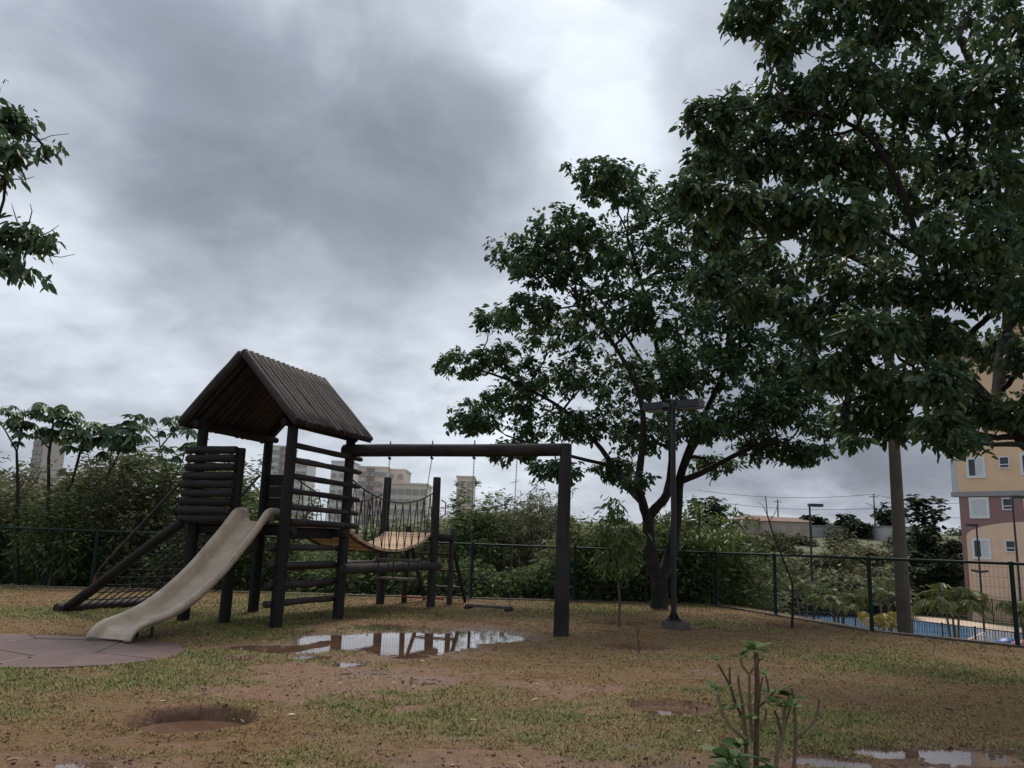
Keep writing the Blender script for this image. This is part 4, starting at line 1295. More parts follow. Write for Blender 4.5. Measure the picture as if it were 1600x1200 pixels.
umbrella_tree('thin umbrella leaved tree at the far left edge, its leaves above the skyline', [(30, 900), (28, 760), (26, 705)],
              [[(26, 705), (8, 672), (-14, 640)], [(26, 705), (34, 680), (38, 640)], [(34, 680), (30, 650), (22, 658)]], 20.4, 0.26, 1)
umbrella_tree('umbrella leaved tree with a bare thin stem, second from the left edge', [(78, 900), (76, 780), (76, 715), (82, 668)],
              [[(82, 668), (84, 655), (86, 640)], [(82, 668), (100, 655), (112, 648)], [(76, 700), (66, 690), (58, 672)], [(78, 690), (90, 676), (98, 668)]], 20.6, 0.27, 2)
umbrella_tree('umbrella leaved tree with broad low crown left of the tower', [(80, 900), (82, 800), (112, 756), (127, 700)],
              [[(127, 700), (128, 690), (118, 678)], [(127, 700), (140, 690), (152, 682)], [(112, 756), (140, 765), (170, 740), (176, 690)], [(170, 740), (190, 700), (200, 672)], [(176, 700), (168, 684), (160, 676)]], 20.9, 0.31, 3)
umbrella_tree('umbrella leaved tree whose crown touches the tower roof', [(262, 900), (262, 790), (266, 755)],
              [[(266, 755), (240, 735), (214, 728)], [(266, 755), (285, 720), (290, 700)], [(266, 755), (250, 700), (246, 668)], [(250, 700), (270, 675), (278, 662)], [(246, 690), (225, 668), (205, 662)]], 21.0, 0.29, 4)


# dense growth further back that reads as one mass
def thicket(name, label, pts, mat, L, wr, cluster, seed, cat='thicket'):
    rs = np.random.RandomState(seed); P = []
    for (p, r, h, n) in pts:
        q = nrm(rs.randn(n, 3)) * (rs.rand(n, 1) ** .35)
        P.append(np.array(p) + np.stack([q[:, 0] * r, q[:, 1] * r, h * (.5 + .5 * q[:, 2])], 1))
    P = np.concatenate(P); D = np.tile(V(0, -.3, .4), (len(P), 1))
    v, f, t_ = rosettes(P, D, rs, cluster, L, wr, .4, scatter=L * .5)
    o = bpy.data.objects.new(name, np_mesh(name, v, f, mat, t_)); col.objects.link(o)
    return tag(o, label, cat, kind='stuff')


pts = []
rsT = np.random.RandomState(5)
prof_x = [-60, 0, 60, 110, 160, 220, 280, 340, 400, 450, 500, 560, 620, 680, 740, 800, 860, 920, 980, 1040, 1100, 1150]
prof_y = [690, 705, 715, 705, 690, 675, 680, 715, 765, 800, 835, 825, 815, 800, 785, 780, 780, 800, 815, 810, 800, 845]
for row, Y in enumerate((24.5, 28.0)):
    for x, y in zip(prof_x, prof_y):
        x2 = x + rsT.uniform(-15, 15); kf = 2.2 if 430 < x < 900 else 1.0; Y_ = Y * kf; p = gy(x2, 900, Y_); z0 = hz1(p[0], p[1]); top = gy(x2, y + 12 + rsT.uniform(-6, 22), Y_)[2]
        pts.append(((p[0], p[1], z0), 1.25 * kf, max(.8, top - z0), int(420 * kf)))
thicket('thicket', 'dense dark scrub filling the ground behind the fence bushes', pts, M['leafdry'], .24, .42, 5, 6)
pts = []
for x in range(-40, 1180, 45):
    p = gy(x, 900, 21.0 + rsT.rand() * 1.2); z0 = hz1(p[0], p[1])
    pts.append(((p[0], p[1], z0 - .1), .8, (.75 if 430 < x < 900 else 1.6) + .4 * rsT.rand(), 240))
thicket('undergrowth', 'low weeds and undergrowth just behind the back fence', pts, M['leafbush'], .15, .40, 5, 9, 'undergrowth')

# hillside scrub beyond the pool
pts = []
for i in range(210):
    Y = 62 + 120 * rsT.rand() ** 1.1; x = rsT.uniform(930, 1560); p = gy(x, 900, Y); z0 = hz1(p[0], p[1])
    r = 1.2 + 1.8 * rsT.rand(); pts.append(((p[0], p[1], z0 - .3), r, r * (.5 + .4 * rsT.rand()), 90))
thicket('hillside_scrub', 'grey green scrub covering the slope below the houses', pts, M['leaffar'], .5, .5, 4, 12, 'scrub')
pts = []
for x, ty, Y in [(1180, 880, 56), (1225, 870, 58), (1270, 865, 60), (1310, 850, 60), (1345, 845, 62), (1375, 850, 62), (1240, 900, 54), (1300, 890, 55), (1360, 885, 56), (1150, 900, 55), (1200, 905, 54), (1400, 880, 58), (1330, 900, 54), (1120, 880, 56), (1380, 905, 54), (1270, 905, 54)]:
    p = gy(x, 900, Y); z0 = hz1(p[0], p[1]); top = gy(x, ty, Y)[2]
    pts.append(((p[0], p[1], z0), 1.7, top - z0, 330))
thicket('poolside_thicket', 'darker thicket of small trees behind the pool', pts, M['leafdry'], .42, .42, 5, 15)

# far single trees
for x, ty, Y, r, mt, lab, by in [(1455, 805, 64, 2.2, 'leafdark', 'dark leafy tree left of the tan apartment building', 940), (1490, 835, 62, 1.7, 'leafdark', 'dark tree touching the corner of the tan building', 950),
                            (1425, 860, 60, 1.6, 'leafdark', 'dark bushy tree beside the concrete pole', 950), (1470, 870, 57, 1.9, 'leafdark', 'low dark tree behind the poolside palm', 950),
                            (1396, 783, 150, 3.4, 'leafdark', 'dark round tree on the skyline behind the concrete pole', 832), (1452, 776, 130, 3.4, 'leafdark', 'flat crowned tree on the skyline near the tan building', 832),
                            (1112, 770, 140, 3.6, 'leafdark', 'dark skyline tree at the left end of the houses', 830), (1272, 806, 150, 2.4, 'leafdark', 'small round skyline tree beside the far lamp head', 828),
                            (1327, 806, 150, 2.6, 'leafdark', 'small skyline tree left of the utility pole', 830), (1345, 815, 145, 2.2, 'leafdark', 'squat skyline tree at the foot of the utility pole', 832)]:
    p = gy(x, 880, Y); z0 = hz1(p[0], p[1]); top = gy(x, ty, Y)[2]
    make_bush('far_tree', lab, (p[0], p[1], z0), top - z0, r, rsV, M[mt], .42 if Y < 100 else .9, .5, 2600 if Y < 100 else 1000, cat='tree', group='far trees on the right', stems=5, low=.1 if Y < 100 else .35)


# ------------------------------------------------------------------ apartment building on the right
YF = 54.0
e0 = gy(1497, 769.5, YF)
lo, hi = 30.0, 54.0
for _ in range(50):
    m = (lo + hi) / 2
    if gy(1600, 767, m)[2] < e0[2]: lo = m
    else: hi = m
e1 = gy(1600, 767, hi)
fe = unit(V(e1[0] - e0[0], e1[1] - e0[1], 0)); fn = V(fe[1], -fe[0], 0)
if fn @ (V(0, 0, 0) - e0) < 0: fn = -fn


def fpt(x, y):
    d = ray(x, y); c = V(0, 0, H); t_ = ((e0 - c) @ fn) / (d @ fn); q = c + d * t_
    return (q - e0) @ fe, q[2]


FP = lambda s, z, o=0.0: V(e0[0], e0[1], 0) + fe * s + fn * o + V(0, 0, z)
zl = e0[2]; BZ = POOLZ - .06
bld = Thing('apartment_building', 'tan and mauve apartment building with white framed windows beyond the pool', 'building', (e0[0], e0[1], BZ))
LEN, DEP = 16.0, 12.0
zt0 = fpt(1500, 575)[1]


def wallbox(mb, s0, s1, z0, z1, o0, o1):
    mb.box(FP((s0 + s1) / 2, (z0 + z1) / 2, (o0 + o1) / 2), s1 - s0, o1 - o0, z1 - z0, fe, fn); return mb


bld.part('upper_wall', wallbox(mk(), .02, LEN, zl, zt0, -DEP, 0), M['tan'], False)
bld.part('lower_wall', wallbox(mk(), .02, LEN, BZ - .3, zl - .002, -DEP, 0), M['mauve'], False)
gb = mk(); n_ = [FP(.02, zt0 + .002), FP(LEN, zt0 + .002), FP(LEN / 2, zt0 + 4.2)]
gb.add([q for q in n_] + [q - fn * DEP for q in n_], [(0, 1, 2), (3, 5, 4), (0, 2, 5, 3), (1, 4, 5, 2)])
bld.part('gable', gb, M['tan'], False)
rf = mk()
for s0, s1 in ((-.35, LEN / 2), (LEN + .35, LEN / 2)):
    a, b = FP(s0, zt0 - .12, .4), FP(s1, zt0 + 4.26, .4)
    d = unit(b - a); up = unit(np.cross(d, fn)); up = up if up[2] > 0 else -up
    rf.box((a + b) / 2 - fn * (DEP / 2 + .2) + up * .08, np.linalg.norm(b - a), DEP + .8, .14, d, fn, up)
bld.part('roof', rf, M['pale'], False)
bld.part('corner_strip', wallbox(mk(), -.36, .018, zl - .1, zt0, -.9, .02), M['pale'], False)
bld.part('ledge', wallbox(mk(), -.42, LEN, zl - .28, zl + .02, -.5, .12), M['ledge'], False)
# peach panel with arched top
pn = mk(); s_l = fpt(1511, 850)[0]; za = fpt(1511, 838)[1]; ztop = fpt(1570, 815)[1]; sw_ = 3.9
arc = [FP(s_l, BZ - .2, .006)] + [FP(s_l + sw_ * (1 - math.cos(t_)) , za + (ztop - za) * math.sin(t_), .006) for t_ in np.linspace(0, math.pi / 2, 12)] + [FP(LEN, ztop, .006), FP(LEN, BZ - .2, .006)]
pn.add(arc + [q - fn * .02 for q in arc], [tuple(range(len(arc)))[::-1]] + [(k, (k + 1) % len(arc), (k + 1) % len(arc) + len(arc), k + len(arc)) for k in range(len(arc))])
bld.part('arched_panel', pn, M['peach'], False)


def window(x0, x1, y0, y1, kind):
    s0, za_ = fpt((x0 + x1) / 2, y0); s0 = fpt(x0, (y0 + y1) / 2)[0]; s1 = fpt(x1, (y0 + y1) / 2)[0]; z1 = za_; z0 = fpt((x0 + x1) / 2, y1)[1]
    fw = .16 if kind != 'small' else .07
    fr = mk()
    wallbox(fr, s0, s1, z1 - fw, z1, -.02, .07); wallbox(fr, s0, s1, z0, z0 + fw, -.02, .09)
    wallbox(fr, s0, s0 + fw, z0 + fw, z1 - fw, -.02, .068); wallbox(fr, s1 - fw, s1, z0 + fw, z1 - fw, -.02, .068)
    w = bld.part('window', fr, M['white'], False)
    bld.part('pane', wallbox(mk(), s0 + fw, s1 - fw, z0 + fw, z1 - fw, .008, .014), M['pane'], False, w)
    if kind == 'small':
        bld.part('sash_bar', wallbox(mk(), s0 + fw, s1 - fw, z0 + fw + .16, z0 + fw + .22, .016, .05), M['shutter'], False, w)
        return
    a0 = s0 + fw if kind == 'full' else (s0 + s1) / 2 - .02
    n = 9
    for k in range(n):
        zz = z0 + fw + (z1 - z0 - 2 * fw) * (k + .5) / n
        bld.part('shutter_slat', mk().box(FP((a0 + s1 - fw) / 2, zz, .04), s1 - fw - a0, .02, (z1 - z0 - 2 * fw) / n * .86, fe, unit(fn + Zv * .25)), M['shutter'], False, w)
    bld.part('mullion', wallbox(mk(), (s0 + s1) / 2 - .03, (s0 + s1) / 2 + .03, z0 + fw, z1 - fw, .05, .066), M['shutter'], False, w)


for q in [(1510, 1540, 714, 747, 'half'), (1515, 1546, 777, 810, 'full'), (1519, 1549, 841, 874, 'half'), (1503, 1533, 650, 683, 'half'),
          (1561, 1578, 713, 732, 'small'), (1566, 1583, 778, 797, 'small'), (1571, 1588, 844, 863, 'small'), (1556, 1572, 648, 667, 'small'),
          (1594, 1622, 707, 742, 'half'), (1600, 1628, 772, 805, 'full'), (1606, 1634, 838, 872, 'half')]:
    window(*q)
# taller block behind
tb2 = Thing('apartment_building', 'taller tan block glimpsed through the big tree at the right edge', 'building', tuple(FP(9, BZ, -20)))
tb2.part('wall', mk().box(FP(11, (BZ + 28) / 2, -22), 16, 10, 28 - BZ, fe, fn), M['tan'], False)
tb2.part('parapet', mk().box(FP(11, 28.3, -22), 16.4, 10.4, .5, fe, fn), M['pale'], False)

# ------------------------------------------------------------------ pool, deck and pool fences
dk = mk()
far_px = [(1135, 951), (1166, 953), (1300, 954.5), (1400, 959), (1480, 966), (1560, 977), (1640, 986)]
farp = [gz(x, y, POOLZ) for x, y in far_px]
poly = [V(5, 34, POOLZ)] + [V(q[0], q[1], POOLZ) for q in farp] + [V(26, 26, POOLZ), V(14, 24, POOLZ)]
dk.add(poly + [q - V(0, 0, .3) for q in poly], [tuple(range(len(poly)))[::-1]] + [(k, (k + 1) % len(poly), (k + 1) % len(poly) + len(poly), k + len(poly)) for k in range(len(poly))])
o = dk.build('pool_deck', M['pooldeck'], smooth=False); o['kind'] = 'structure'
wt = mk()
wp = [gz(x, y, POOLZ + .01) for x, y in [(1190, 956), (1300, 958.5), (1400, 965), (1470, 975), (1540, 984)]]
poly = [V(9.6, 38.5, POOLZ + .01)] + wp + [V(17.2, 33.6, POOLZ + .01), V(14.5, 35.0, POOLZ + .01)]
wt.add(poly, [tuple(range(len(poly)))[::-1]])
o = wt.build('pool_water', M['poolblue'], smooth=False); o['kind'] = 'structure'
wt = mk(); poly = [gz(1543, 984.5, POOLZ + .01), gz(1640, 992, POOLZ + .01), V(20.0, 30.8, POOLZ + .01), V(17.3, 33.4, POOLZ + .01)]
wt.add(poly, [tuple(range(len(poly)))[::-1]])
o = wt.build('pool_water', M['poolpale'], smooth=False); o['kind'] = 'structure'


def bar_fence(label, pts, hgt, step=.12):
    T = Thing('bar_fence', label, 'fence', pts[0])
    for p, q in zip(pts[:-1], pts[1:]):
        L = np.linalg.norm(q - p); nb = max(1, round(L / 1.8)); d = unit(q - p)
        for k in range(nb):
            a, b = p + (q - p) * k / nb, p + (q - p) * (k + 1) / nb
            T.part('post', mk().tube([a - V(0, 0, .15), a + V(0, 0, hgt + .06)], .038, 8), M['black'])
            mb = mk(); m = int(np.linalg.norm(b - a) / step)
            for i in range(1, m):
                c = a + (b - a) * i / m; mb.tube([c + V(0, 0, .08), c + V(0, 0, hgt - .02)], .014, 4, False)
            for z in (.1, hgt):
                mb.tube([a + V(0, 0, z) + d * .04, b + V(0, 0, z) - d * .04], .022, 5)
            T.part('bar_panel', mb, M['black'], False)
    T.part('post', mk().tube([pts[-1] - V(0, 0, .15), pts[-1] + V(0, 0, hgt + .06)], .038, 8), M['black'])


pf = [gz(1120, 951, POOLZ + 1.12), gz(1166, 952, POOLZ + 1.12), gz(1336, 959, POOLZ + 1.12), gz(1425, 969, POOLZ + 1.12), gz(1523, 981, POOLZ + 1.12), gz(1630, 993, POOLZ + 1.12)]
pf = [V(q[0], q[1], POOLZ) for q in pf]
bar_fence('low black bar fence on the near side of the pool', pf, 1.12)
pf2 = [gz(1488, 964, POOLZ), gz(1560, 973, POOLZ), gz(1650, 984, POOLZ)]
pf2 = [V(q[0], q[1] + .5, POOLZ) for q in pf2]
bar_fence('black bar fence between the pool and the tan building', pf2, 1.35, .14)


# palms
def palm(label, x, by, ty, Y, nst, fl, seed, mat='palm', zb=None):
    rs = np.random.RandomState(seed); p = gy(x, by, Y); z0 = POOLZ if zb is None else zb; base = V(p[0], p[1], z0)
    top = gy(x, ty, Y)[2]
    T = Thing('palm', label, 'palm', base, 'palms around the pool')
    mb = mk(); V_, F_, T_ = [], [], []; off = 0
    heads = []
    for s in range(nst):
        an = s * 2.4 + rs.rand(); hd = base + V(math.cos(an) * .28 * (nst > 1), math.sin(an) * .28 * (nst > 1), max(.25, (top - z0) - fl * .62) * (1 - .18 * s / max(1, nst)))
        st = base + V(math.cos(an) * .07, math.sin(an) * .07, -.1)
        mb.tube(bez(st, (st + hd) / 2 + V(0, 0, .1), hd, 5), [.055, .035], 7); heads.append(hd)
    T.part('stems', mb, M['barkpale'])
    rib = mk(); P, D, N, L = [], [], [], []
    for hd in heads:
        for k in range(9):
            az = k * 2 * math.pi / 9 + rs.rand() * .5; up = .55 + .6 * rs.rand()
            out = V(math.cos(az), math.sin(az), 0); ln = fl * (.75 + .4 * rs.rand())
            path = bez(hd, hd + out * ln * .45 + V(0, 0, ln * up * .8), hd + out * ln * (1.05 - .35 * up) + V(0, 0, ln * (up * .55 - .25)), 9)
            rib.tube(path, [.012, .004], 4, False)
            side = V(-out[1], out[0], 0)
            for i in range(1, 9):
                for j in range(2):
                    for sg in (-1, 1):
                        pt = path[i - 1] + (path[i] - path[i - 1]) * (j / 2 + .25); tg = unit(path[i] - path[i - 1])
                        P.append(pt); D.append(tg * .75 + side * sg * .8 + V(0, 0, -.35)); N.append(V(0, 0, 1)); L.append(fl * .34 * (1.05 - .6 * abs(i / 9 - .4)))
    T.part('frond_ribs', rib, M['barkpale'])
    n = len(P); tint = rs.rand(n)
    crown_obj(T, [leaf_arrays(np.array(P), np.array(D), np.array(N), np.array(L), np.array(L) * .11, tint, .1, .2)], M[mat])


palm('bushy palm in front of the tan building by the pool', 1492, 985, 908, 30.5, 4, 1.55, 1)
palm('tall slim palm right of the bare sapling', 1256, 962, 895, 36.0, 2, 1.25, 2)
palm('wide low palm between two fence posts by the pool', 1312, 965, 916, 34.5, 4, 1.35, 3)
palm('small palm left of the concrete pole', 1388, 968, 903, 33.0, 2, 1.1, 4)
palm('short yellowing palm beside the concrete pole', 1384, 985, 950, 30.5, 2, .95, 5, 'palmyel')
palm('palm cut off by the right edge of the picture', 1612, 990, 932, 30.5, 3, 1.1, 6)

# canopies by the pool
for x, y, m, lab in ((1573, 984, 'blueplas', 'small blue domed canopy over a dark table by the pool'), (1597, 990, 'redplas', 'small dull red domed canopy over a table by the pool')):
    b = V(*gz(x, y + 12, POOLZ)); b[1] = 31.6 if m == 'blueplas' else 31.0; b = gy(x, y, b[1]); b[2] = POOLZ
    T = Thing('table_canopy', lab, 'canopy', b)
    dome = mk(); rings = [(0.02, .30), (.20, .27), (.36, .19), (.46, .06), (.47, .0)]
    nseg = 16; vs = []
    for r_, z_ in rings:
        for k in range(nseg): vs.append(b + V(r_ * math.cos(k * 2 * math.pi / nseg), r_ * math.sin(k * 2 * math.pi / nseg), .62 + z_))
    dome.add(vs, [(i * nseg + k, i * nseg + (k + 1) % nseg, (i + 1) * nseg + (k + 1) % nseg, (i + 1) * nseg + k) for i in range(len(rings) - 1) for k in range(nseg)] + [tuple(range(nseg))])
    T.part('canopy', dome, M[m])
    T.part('stem', mk().tube([b, b + V(0, 0, .9)], .025, 8), M['black'])
    T.part('table', mk().tube([b + V(0, 0, .44), b + V(0, 0, .48)], .36, 16), M['blueplas' if m == 'blueplas' else 'redplas'])
    T.part('base', mk().tube([b, b + V(0, 0, .30)], [.27, .24], 14), M['black'])
tb_ = gy(1550, 990, 32.0); tb_[2] = POOLZ
T = Thing('float_ring', 'black rubber ring standing at the pool edge left of the blue canopy', 'ring', tb_)
ring = [tb_ + V(.24 * math.cos(k), 0, .30 + .24 * math.sin(k)) for k in np.linspace(0, 2 * math.pi, 19)]
T.part('tube', mk().tube(ring, .085, 8, False), M['black'])
T.part('valve', mk().tube([tb_ + V(0, -.09, .54), tb_ + V(0, -.13, .54)], .012, 6), M['chain'])


# far lamps
def lamp_single(label, x, by, ty, Y, hw, side=1, tee=None):
    b = gy(x, by, Y); b[2] = POOLZ; top = gy(x, ty, Y)[2]
    T = Thing('pool_lamp', label, 'lamp post', b)
    T.part('pole', mk().tube([b - V(0, 0, .1), V(b[0], b[1], top)], [.06, .045], 8), M['black'])
    if hw:
        T.part('lamp_head', mk().box(V(b[0] + side * hw / 2, b[1], top + .02), hw + .1, .26, .13), M['lamphead'], False)
        T.part('lens', mk().box(V(b[0] + side * hw * .6, b[1], top - .05), hw * .6, .2, .012), M['lens'], False)
    if tee:
        z = gy(x, tee[0], Y)[2]; w = tee[1]
        T.part('cross_arm', mk().tube([V(b[0] - w / 2, b[1], z + .05), V(b[0], b[1], z - .03), V(b[0] + w / 2, b[1], z + .03)], .065, 8), M['black'])
    return T


lamp_single('black lamp with one flat head standing by the pool', 1271, 955, 790, 38.0, .55)
lamp_single('black lamp with a cross arm in front of the tan building', 1537, 972, 822, 45.0, .5, -1, (893, .9))
lamp_single('low black lamp with a wide cross arm left of the pool', 1174, 955, 881, 37.0, 0, 1, (881, 1.0))
lamp_single('black lamp post cut off by the right edge', 1599, 985, 778, 40.0, .5)
b = gy(1147, 945, 36.0); b[2] = hz1(b[0], b[1]); top = gy(1147, 892, 36.0)[2]
T = Thing('white_post', 'white pipe post with a small side cap behind the fence corner', 'post', b)
T.part('shaft', mk().tube([b - V(0, 0, .1), V(b[0], b[1], top)], .085, 10), M['white'])
T.part('cap', mk().box(V(b[0] + .07, b[1], top + .03), .30, .16, .09), M['white'], False)

# ------------------------------------------------------------------ far apartment blocks
WIN_W, WIN_H = 1.5, 1.4


def block(label, x0, x1, ty, Y, mat, rows, cols, depth=14, top_mat=None, setback=None, rot=0.0, bands=()):
    a, b = gy(x0, ty, Y), gy(x1, ty, Y); zt = (a[2] + b[2]) / 2; c = (a + b) / 2; z0 = 0.0; w = b[0] - a[0]
    T = Thing('apartment_block', label, 'building', (c[0], c[1], z0), 'far apartment blocks')
    T.part('wall', mk().box(V(c[0], c[1] + depth / 2, (zt + z0) / 2), w, depth, zt - z0), M[mat], False)
    T.part('parapet', mk().box(V(c[0], c[1] + depth / 2, zt + .25), w + .5, depth + .5, .5), M[top_mat or mat], False)
    for (f0, f1, bm) in bands:
        T.part('wall_band', mk().box(V(a[0] + w * (f0 + f1) / 2, c[1] - .2, (zt + z0) / 2), w * (f1 - f0), .36, zt - z0 - .2), M[bm], False)
    if setback:
        f0, f1, h = setback
        T.part('rooftop_block', mk().box(V(a[0] + w * (f0 + f1) / 2, c[1] + depth / 2, zt + .5 + h / 2), w * (f1 - f0), depth * .6, h), M[mat], False)
    wm = mk().box(V(0, 0, 0), WIN_W, .16, WIN_H).build('window', M['farpane'], None, False)
    me = wm.data; first = True
    for r_ in range(rows):
        for k in range(cols):
            at = V(a[0] + w * (k + .5) / cols, c[1] - .46, zt - 2.0 - 2.9 * r_)
            if at[2] < 3: continue
            if first: wm.location = tuple(at - T.loc); wm.parent = T.o; first = False
            else: T.inst('window', me, at)
    if first: bpy.data.objects.remove(wm)


block('pale beige apartment block behind the rope bridge', 560, 606, 731, 250, 'beige', 7, 5, bands=((.30, .55, 'brick'),))
block('beige apartment block with a rounded stair tower behind the bridge posts', 604, 634, 735, 256, 'beige', 7, 2)
block('lower wide beige block right behind the bridge posts', 598, 668, 757, 236, 'beige', 6, 6)
block('pale grey apartment tower seen between the tower rails', 518, 552, 722, 290, 'beige2', 8, 3)
block('narrow pale tower left of the tower rails', 463, 481, 719, 300, 'beige2', 8, 2)
block('pale block seen left of the front tower post', 425, 450, 698, 300, 'beige2', 9, 3, bands=((.55, .98, 'brick'),))
block('small square beige block above the bushes right of the bridge', 714, 741, 746, 260, 'beige', 4, 2)
block('brown apartment tower rising above the left bushes', 54, 70, 684, 280, 'browngrey', 8, 2)

# ------------------------------------------------------------------ houses on the hill
def house(label, x0, x1, y0, y1, Y, mat, roof=None, depth=7, wins=0):
    a, b = gy(x0, y0, Y), gy(x1, y0, Y); zt = a[2] * .5 + b[2] * .5; zb = min(hz1(a[0], Y), hz1(b[0], Y)) - .3; c = (a + b) / 2; w = b[0] - a[0]
    T = Thing('hill_house', label, 'house', (c[0], c[1], zb), 'houses on the hill')
    T.part('wall', mk().box(V(c[0], c[1] + depth / 2, (zt + zb) / 2), w, depth, zt - zb), M[mat], False)
    if roof:
        mb = mk(); hgt = .9
        q = [V(a[0] - .4, Y - .4, zt + .002), V(b[0] + .4, Y - .4, zt + .002), V(b[0] + .4, Y + depth + .4, zt + .002), V(a[0] - .4, Y + depth + .4, zt + .002), V(a[0] + 1, Y + depth / 2, zt + hgt), V(b[0] - 1, Y + depth / 2, zt + hgt)]
        mb.add(q, [(0, 1, 5, 4), (1, 2, 5), (2, 3, 4, 5), (3, 0, 4), (3, 2, 1, 0)])
        T.part('roof', mb, M[roof], False)
    else:
        T.part('coping', mk().box(V(c[0], c[1] + depth / 2, zt + .08), w + .3, depth + .3, .16), M['ledge'], False)
    for k in range(wins):
        T.part('window', mk().box(V(a[0] + w * (k + .5) / wins, c[1] - .04, zt - 1.1), .9, .12, 1.1), M['farpane'], False)


house('long cream house with a red tiled roof on the hill', 1160, 1225, 812, 825, 150, 'cream', 'redroof', wins=4)
house('cream house with a lower red roof on the hill', 1198, 1268, 815, 828, 146, 'cream', 'redroof', wins=3)
house('long grey yard wall on the hill', 1266, 1392, 824, 834, 146, 'greywall', None, .4)
house('pale flat roofed house beside the concrete pole', 1384, 1438, 824, 842, 140, 'pale', None, wins=2)
s = gy(1130, 812, 145); sz_ = hz1(s[0], s[1])
T = Thing('yellow_sign', 'small yellow signboard on the hill at the left of the houses', 'sign', (s[0], s[1], sz_))
T.part('board', mk().box(s, 1.5, .1, 1.1), M['yellow'], False)
T.part('leg', mk().tube([V(s[0], s[1] + .1, sz_ - .2), V(s[0], s[1] + .1, s[2] + .4)], .06, 6), M['greywall'])


# utility poles with wires
def upole(label, x, ty, Y, lamparm=False):
    p = gy(x, ty, Y); zb = hz1(p[0], p[1])
    T = Thing('utility_pole', label, 'pole', (p[0], p[1], zb), 'utility poles on the hill')
    T.part('shaft', mk().tube([V(p[0], p[1], zb - .2), p], [.17, .11], 8), M['polecon'])
    T.part('cross_arm', mk().box(p - V(0, 0, .5), 1.6, .12, .12), M['polecon'], False)
    if lamparm: T.part('lamp_arm', mk().tube([p - V(0, 0, 2.4), p + V(-.9, 0, -1.9), p + V(-1.5, 0, -1.7)], .05, 6), M['chain'])
    return p


u1 = upole('utility pole with a street light arm on the skyline', 1365, 772, 150, True)
u2 = upole('thin utility pole above the red roofed house', 1215, 780, 155)
for i, (a, b, sag) in enumerate(((gy(1090, 766, 150), u1, 1.0), (u1, gy(1520, 785, 150), .8), (gy(1090, 780, 152), u1 - V(0, 0, 2.6), .9), (u1 - V(0, 0, 2.6), gy(1520, 808, 150), .7))):
    lab = ['upper power line left of the street light pole', 'upper power line right of the street light pole', 'lower power line left of the street light pole', 'lower power line right of the street light pole'][i]
    b2 = bez(a, (a + b) / 2 - V(0, 0, sag * 2), b, 12)
    o = mk().tube(b2, .035, 4, False).build('power_line', M['black']); tag(o, lab, 'cable', 'power lines on the hill')

# ------------------------------------------------------------------ saplings and the foreground shrub
# leafy young tree left of the lamp
b = gz(967, 980); b[2] = hz1(b[0], b[1]); Ys = b[1]
Sg = lambda x, y, dy=0: gy(x, y, Ys + dy)
yt = Thing('young_tree', 'slender young tree with drooping narrow light green leaves', 'sapling', b)
rsS = np.random.RandomState(3)
lob = [(Sg(x, y, rsS.uniform(-.3, .3)), (rx * Ys / FPX, rx * Ys / FPX, ry * Ys / FPX), w) for x, y, rx, ry, w in
       [(965, 800, 26, 22, .8), (945, 830, 22, 22, .7), (985, 830, 22, 24, .7), (965, 850, 30, 24, .9), (940, 875, 20, 20, .5), (990, 875, 18, 20, .5), (965, 890, 22, 18, .5)]]
grow_tree(yt, [([b - V(0, 0, .1), Sg(968, 940), Sg(966, 900), Sg(968, 850), Sg(964, 800)], .028, .008)], lob, rsS, M['leaflight'], .14, .24, 17, 6, M['barkpale'], droop=1.0, twig_r=.004)
# bare bent stump of a sapling
b = gz(998, 1022); b[2] = hz1(b[0], b[1]); Ys = b[1]
T = Thing('cut_sapling', 'short bare sapling stub with a bent twig', 'sapling', b)
T.part('stem', mk().tube([b - V(0, 0, .08), Sg(998, 1005), Sg(996, 990), Sg(994, 978)], [.014, .008], 6), M['shrubstem'])
T.part('twig', mk().tube([Sg(996, 990), Sg(1000, 982), Sg(998, 975), Sg(985, 980)], [.007, .004], 5), M['shrubstem'])
# thin bare sapling by the right fence
b = gz(1236, 982); b[2] = hz1(b[0], b[1]); Ys = b[1]
T = Thing('bare_sapling', 'thin nearly leafless sapling leaning left near the right fence', 'sapling', b)
T.part('trunk', mk().tube([b - V(0, 0, .1), Sg(1239, 945), Sg(1238, 912), Sg(1224, 874), Sg(1208, 835), Sg(1199, 805), Sg(1196, 775)], [.026, .008], 7), M['bark'])
tw = mk(); tips = []
for pts_ in [[(1199, 805), (1192, 790), (1184, 784)], [(1202, 815), (1212, 800), (1216, 785)], [(1238, 912), (1247, 895), (1256, 880)], [(1230, 890), (1218, 882), (1205, 880)], [(1239, 925), (1226, 912), (1216, 908)], [(1239, 930), (1252, 920), (1262, 905)], [(1236, 905), (1244, 888), (1240, 870)]]:
    q = [Sg(x, y, rsS.uniform(-.12, .12)) for x, y in pts_]; tw.tube(q, [.008, .003], 5, False); tips += [q[-1], q[1]]
T.part('twigs', tw, M['bark'])
tips = np.array(tips[4:])
crown_obj(T, [rosettes(tips, np.tile(V(0, 0, 1), (len(tips), 1)), rsS, 5, .10, .4, .6, scatter=.06)], M['leafbush'], 'leaves')
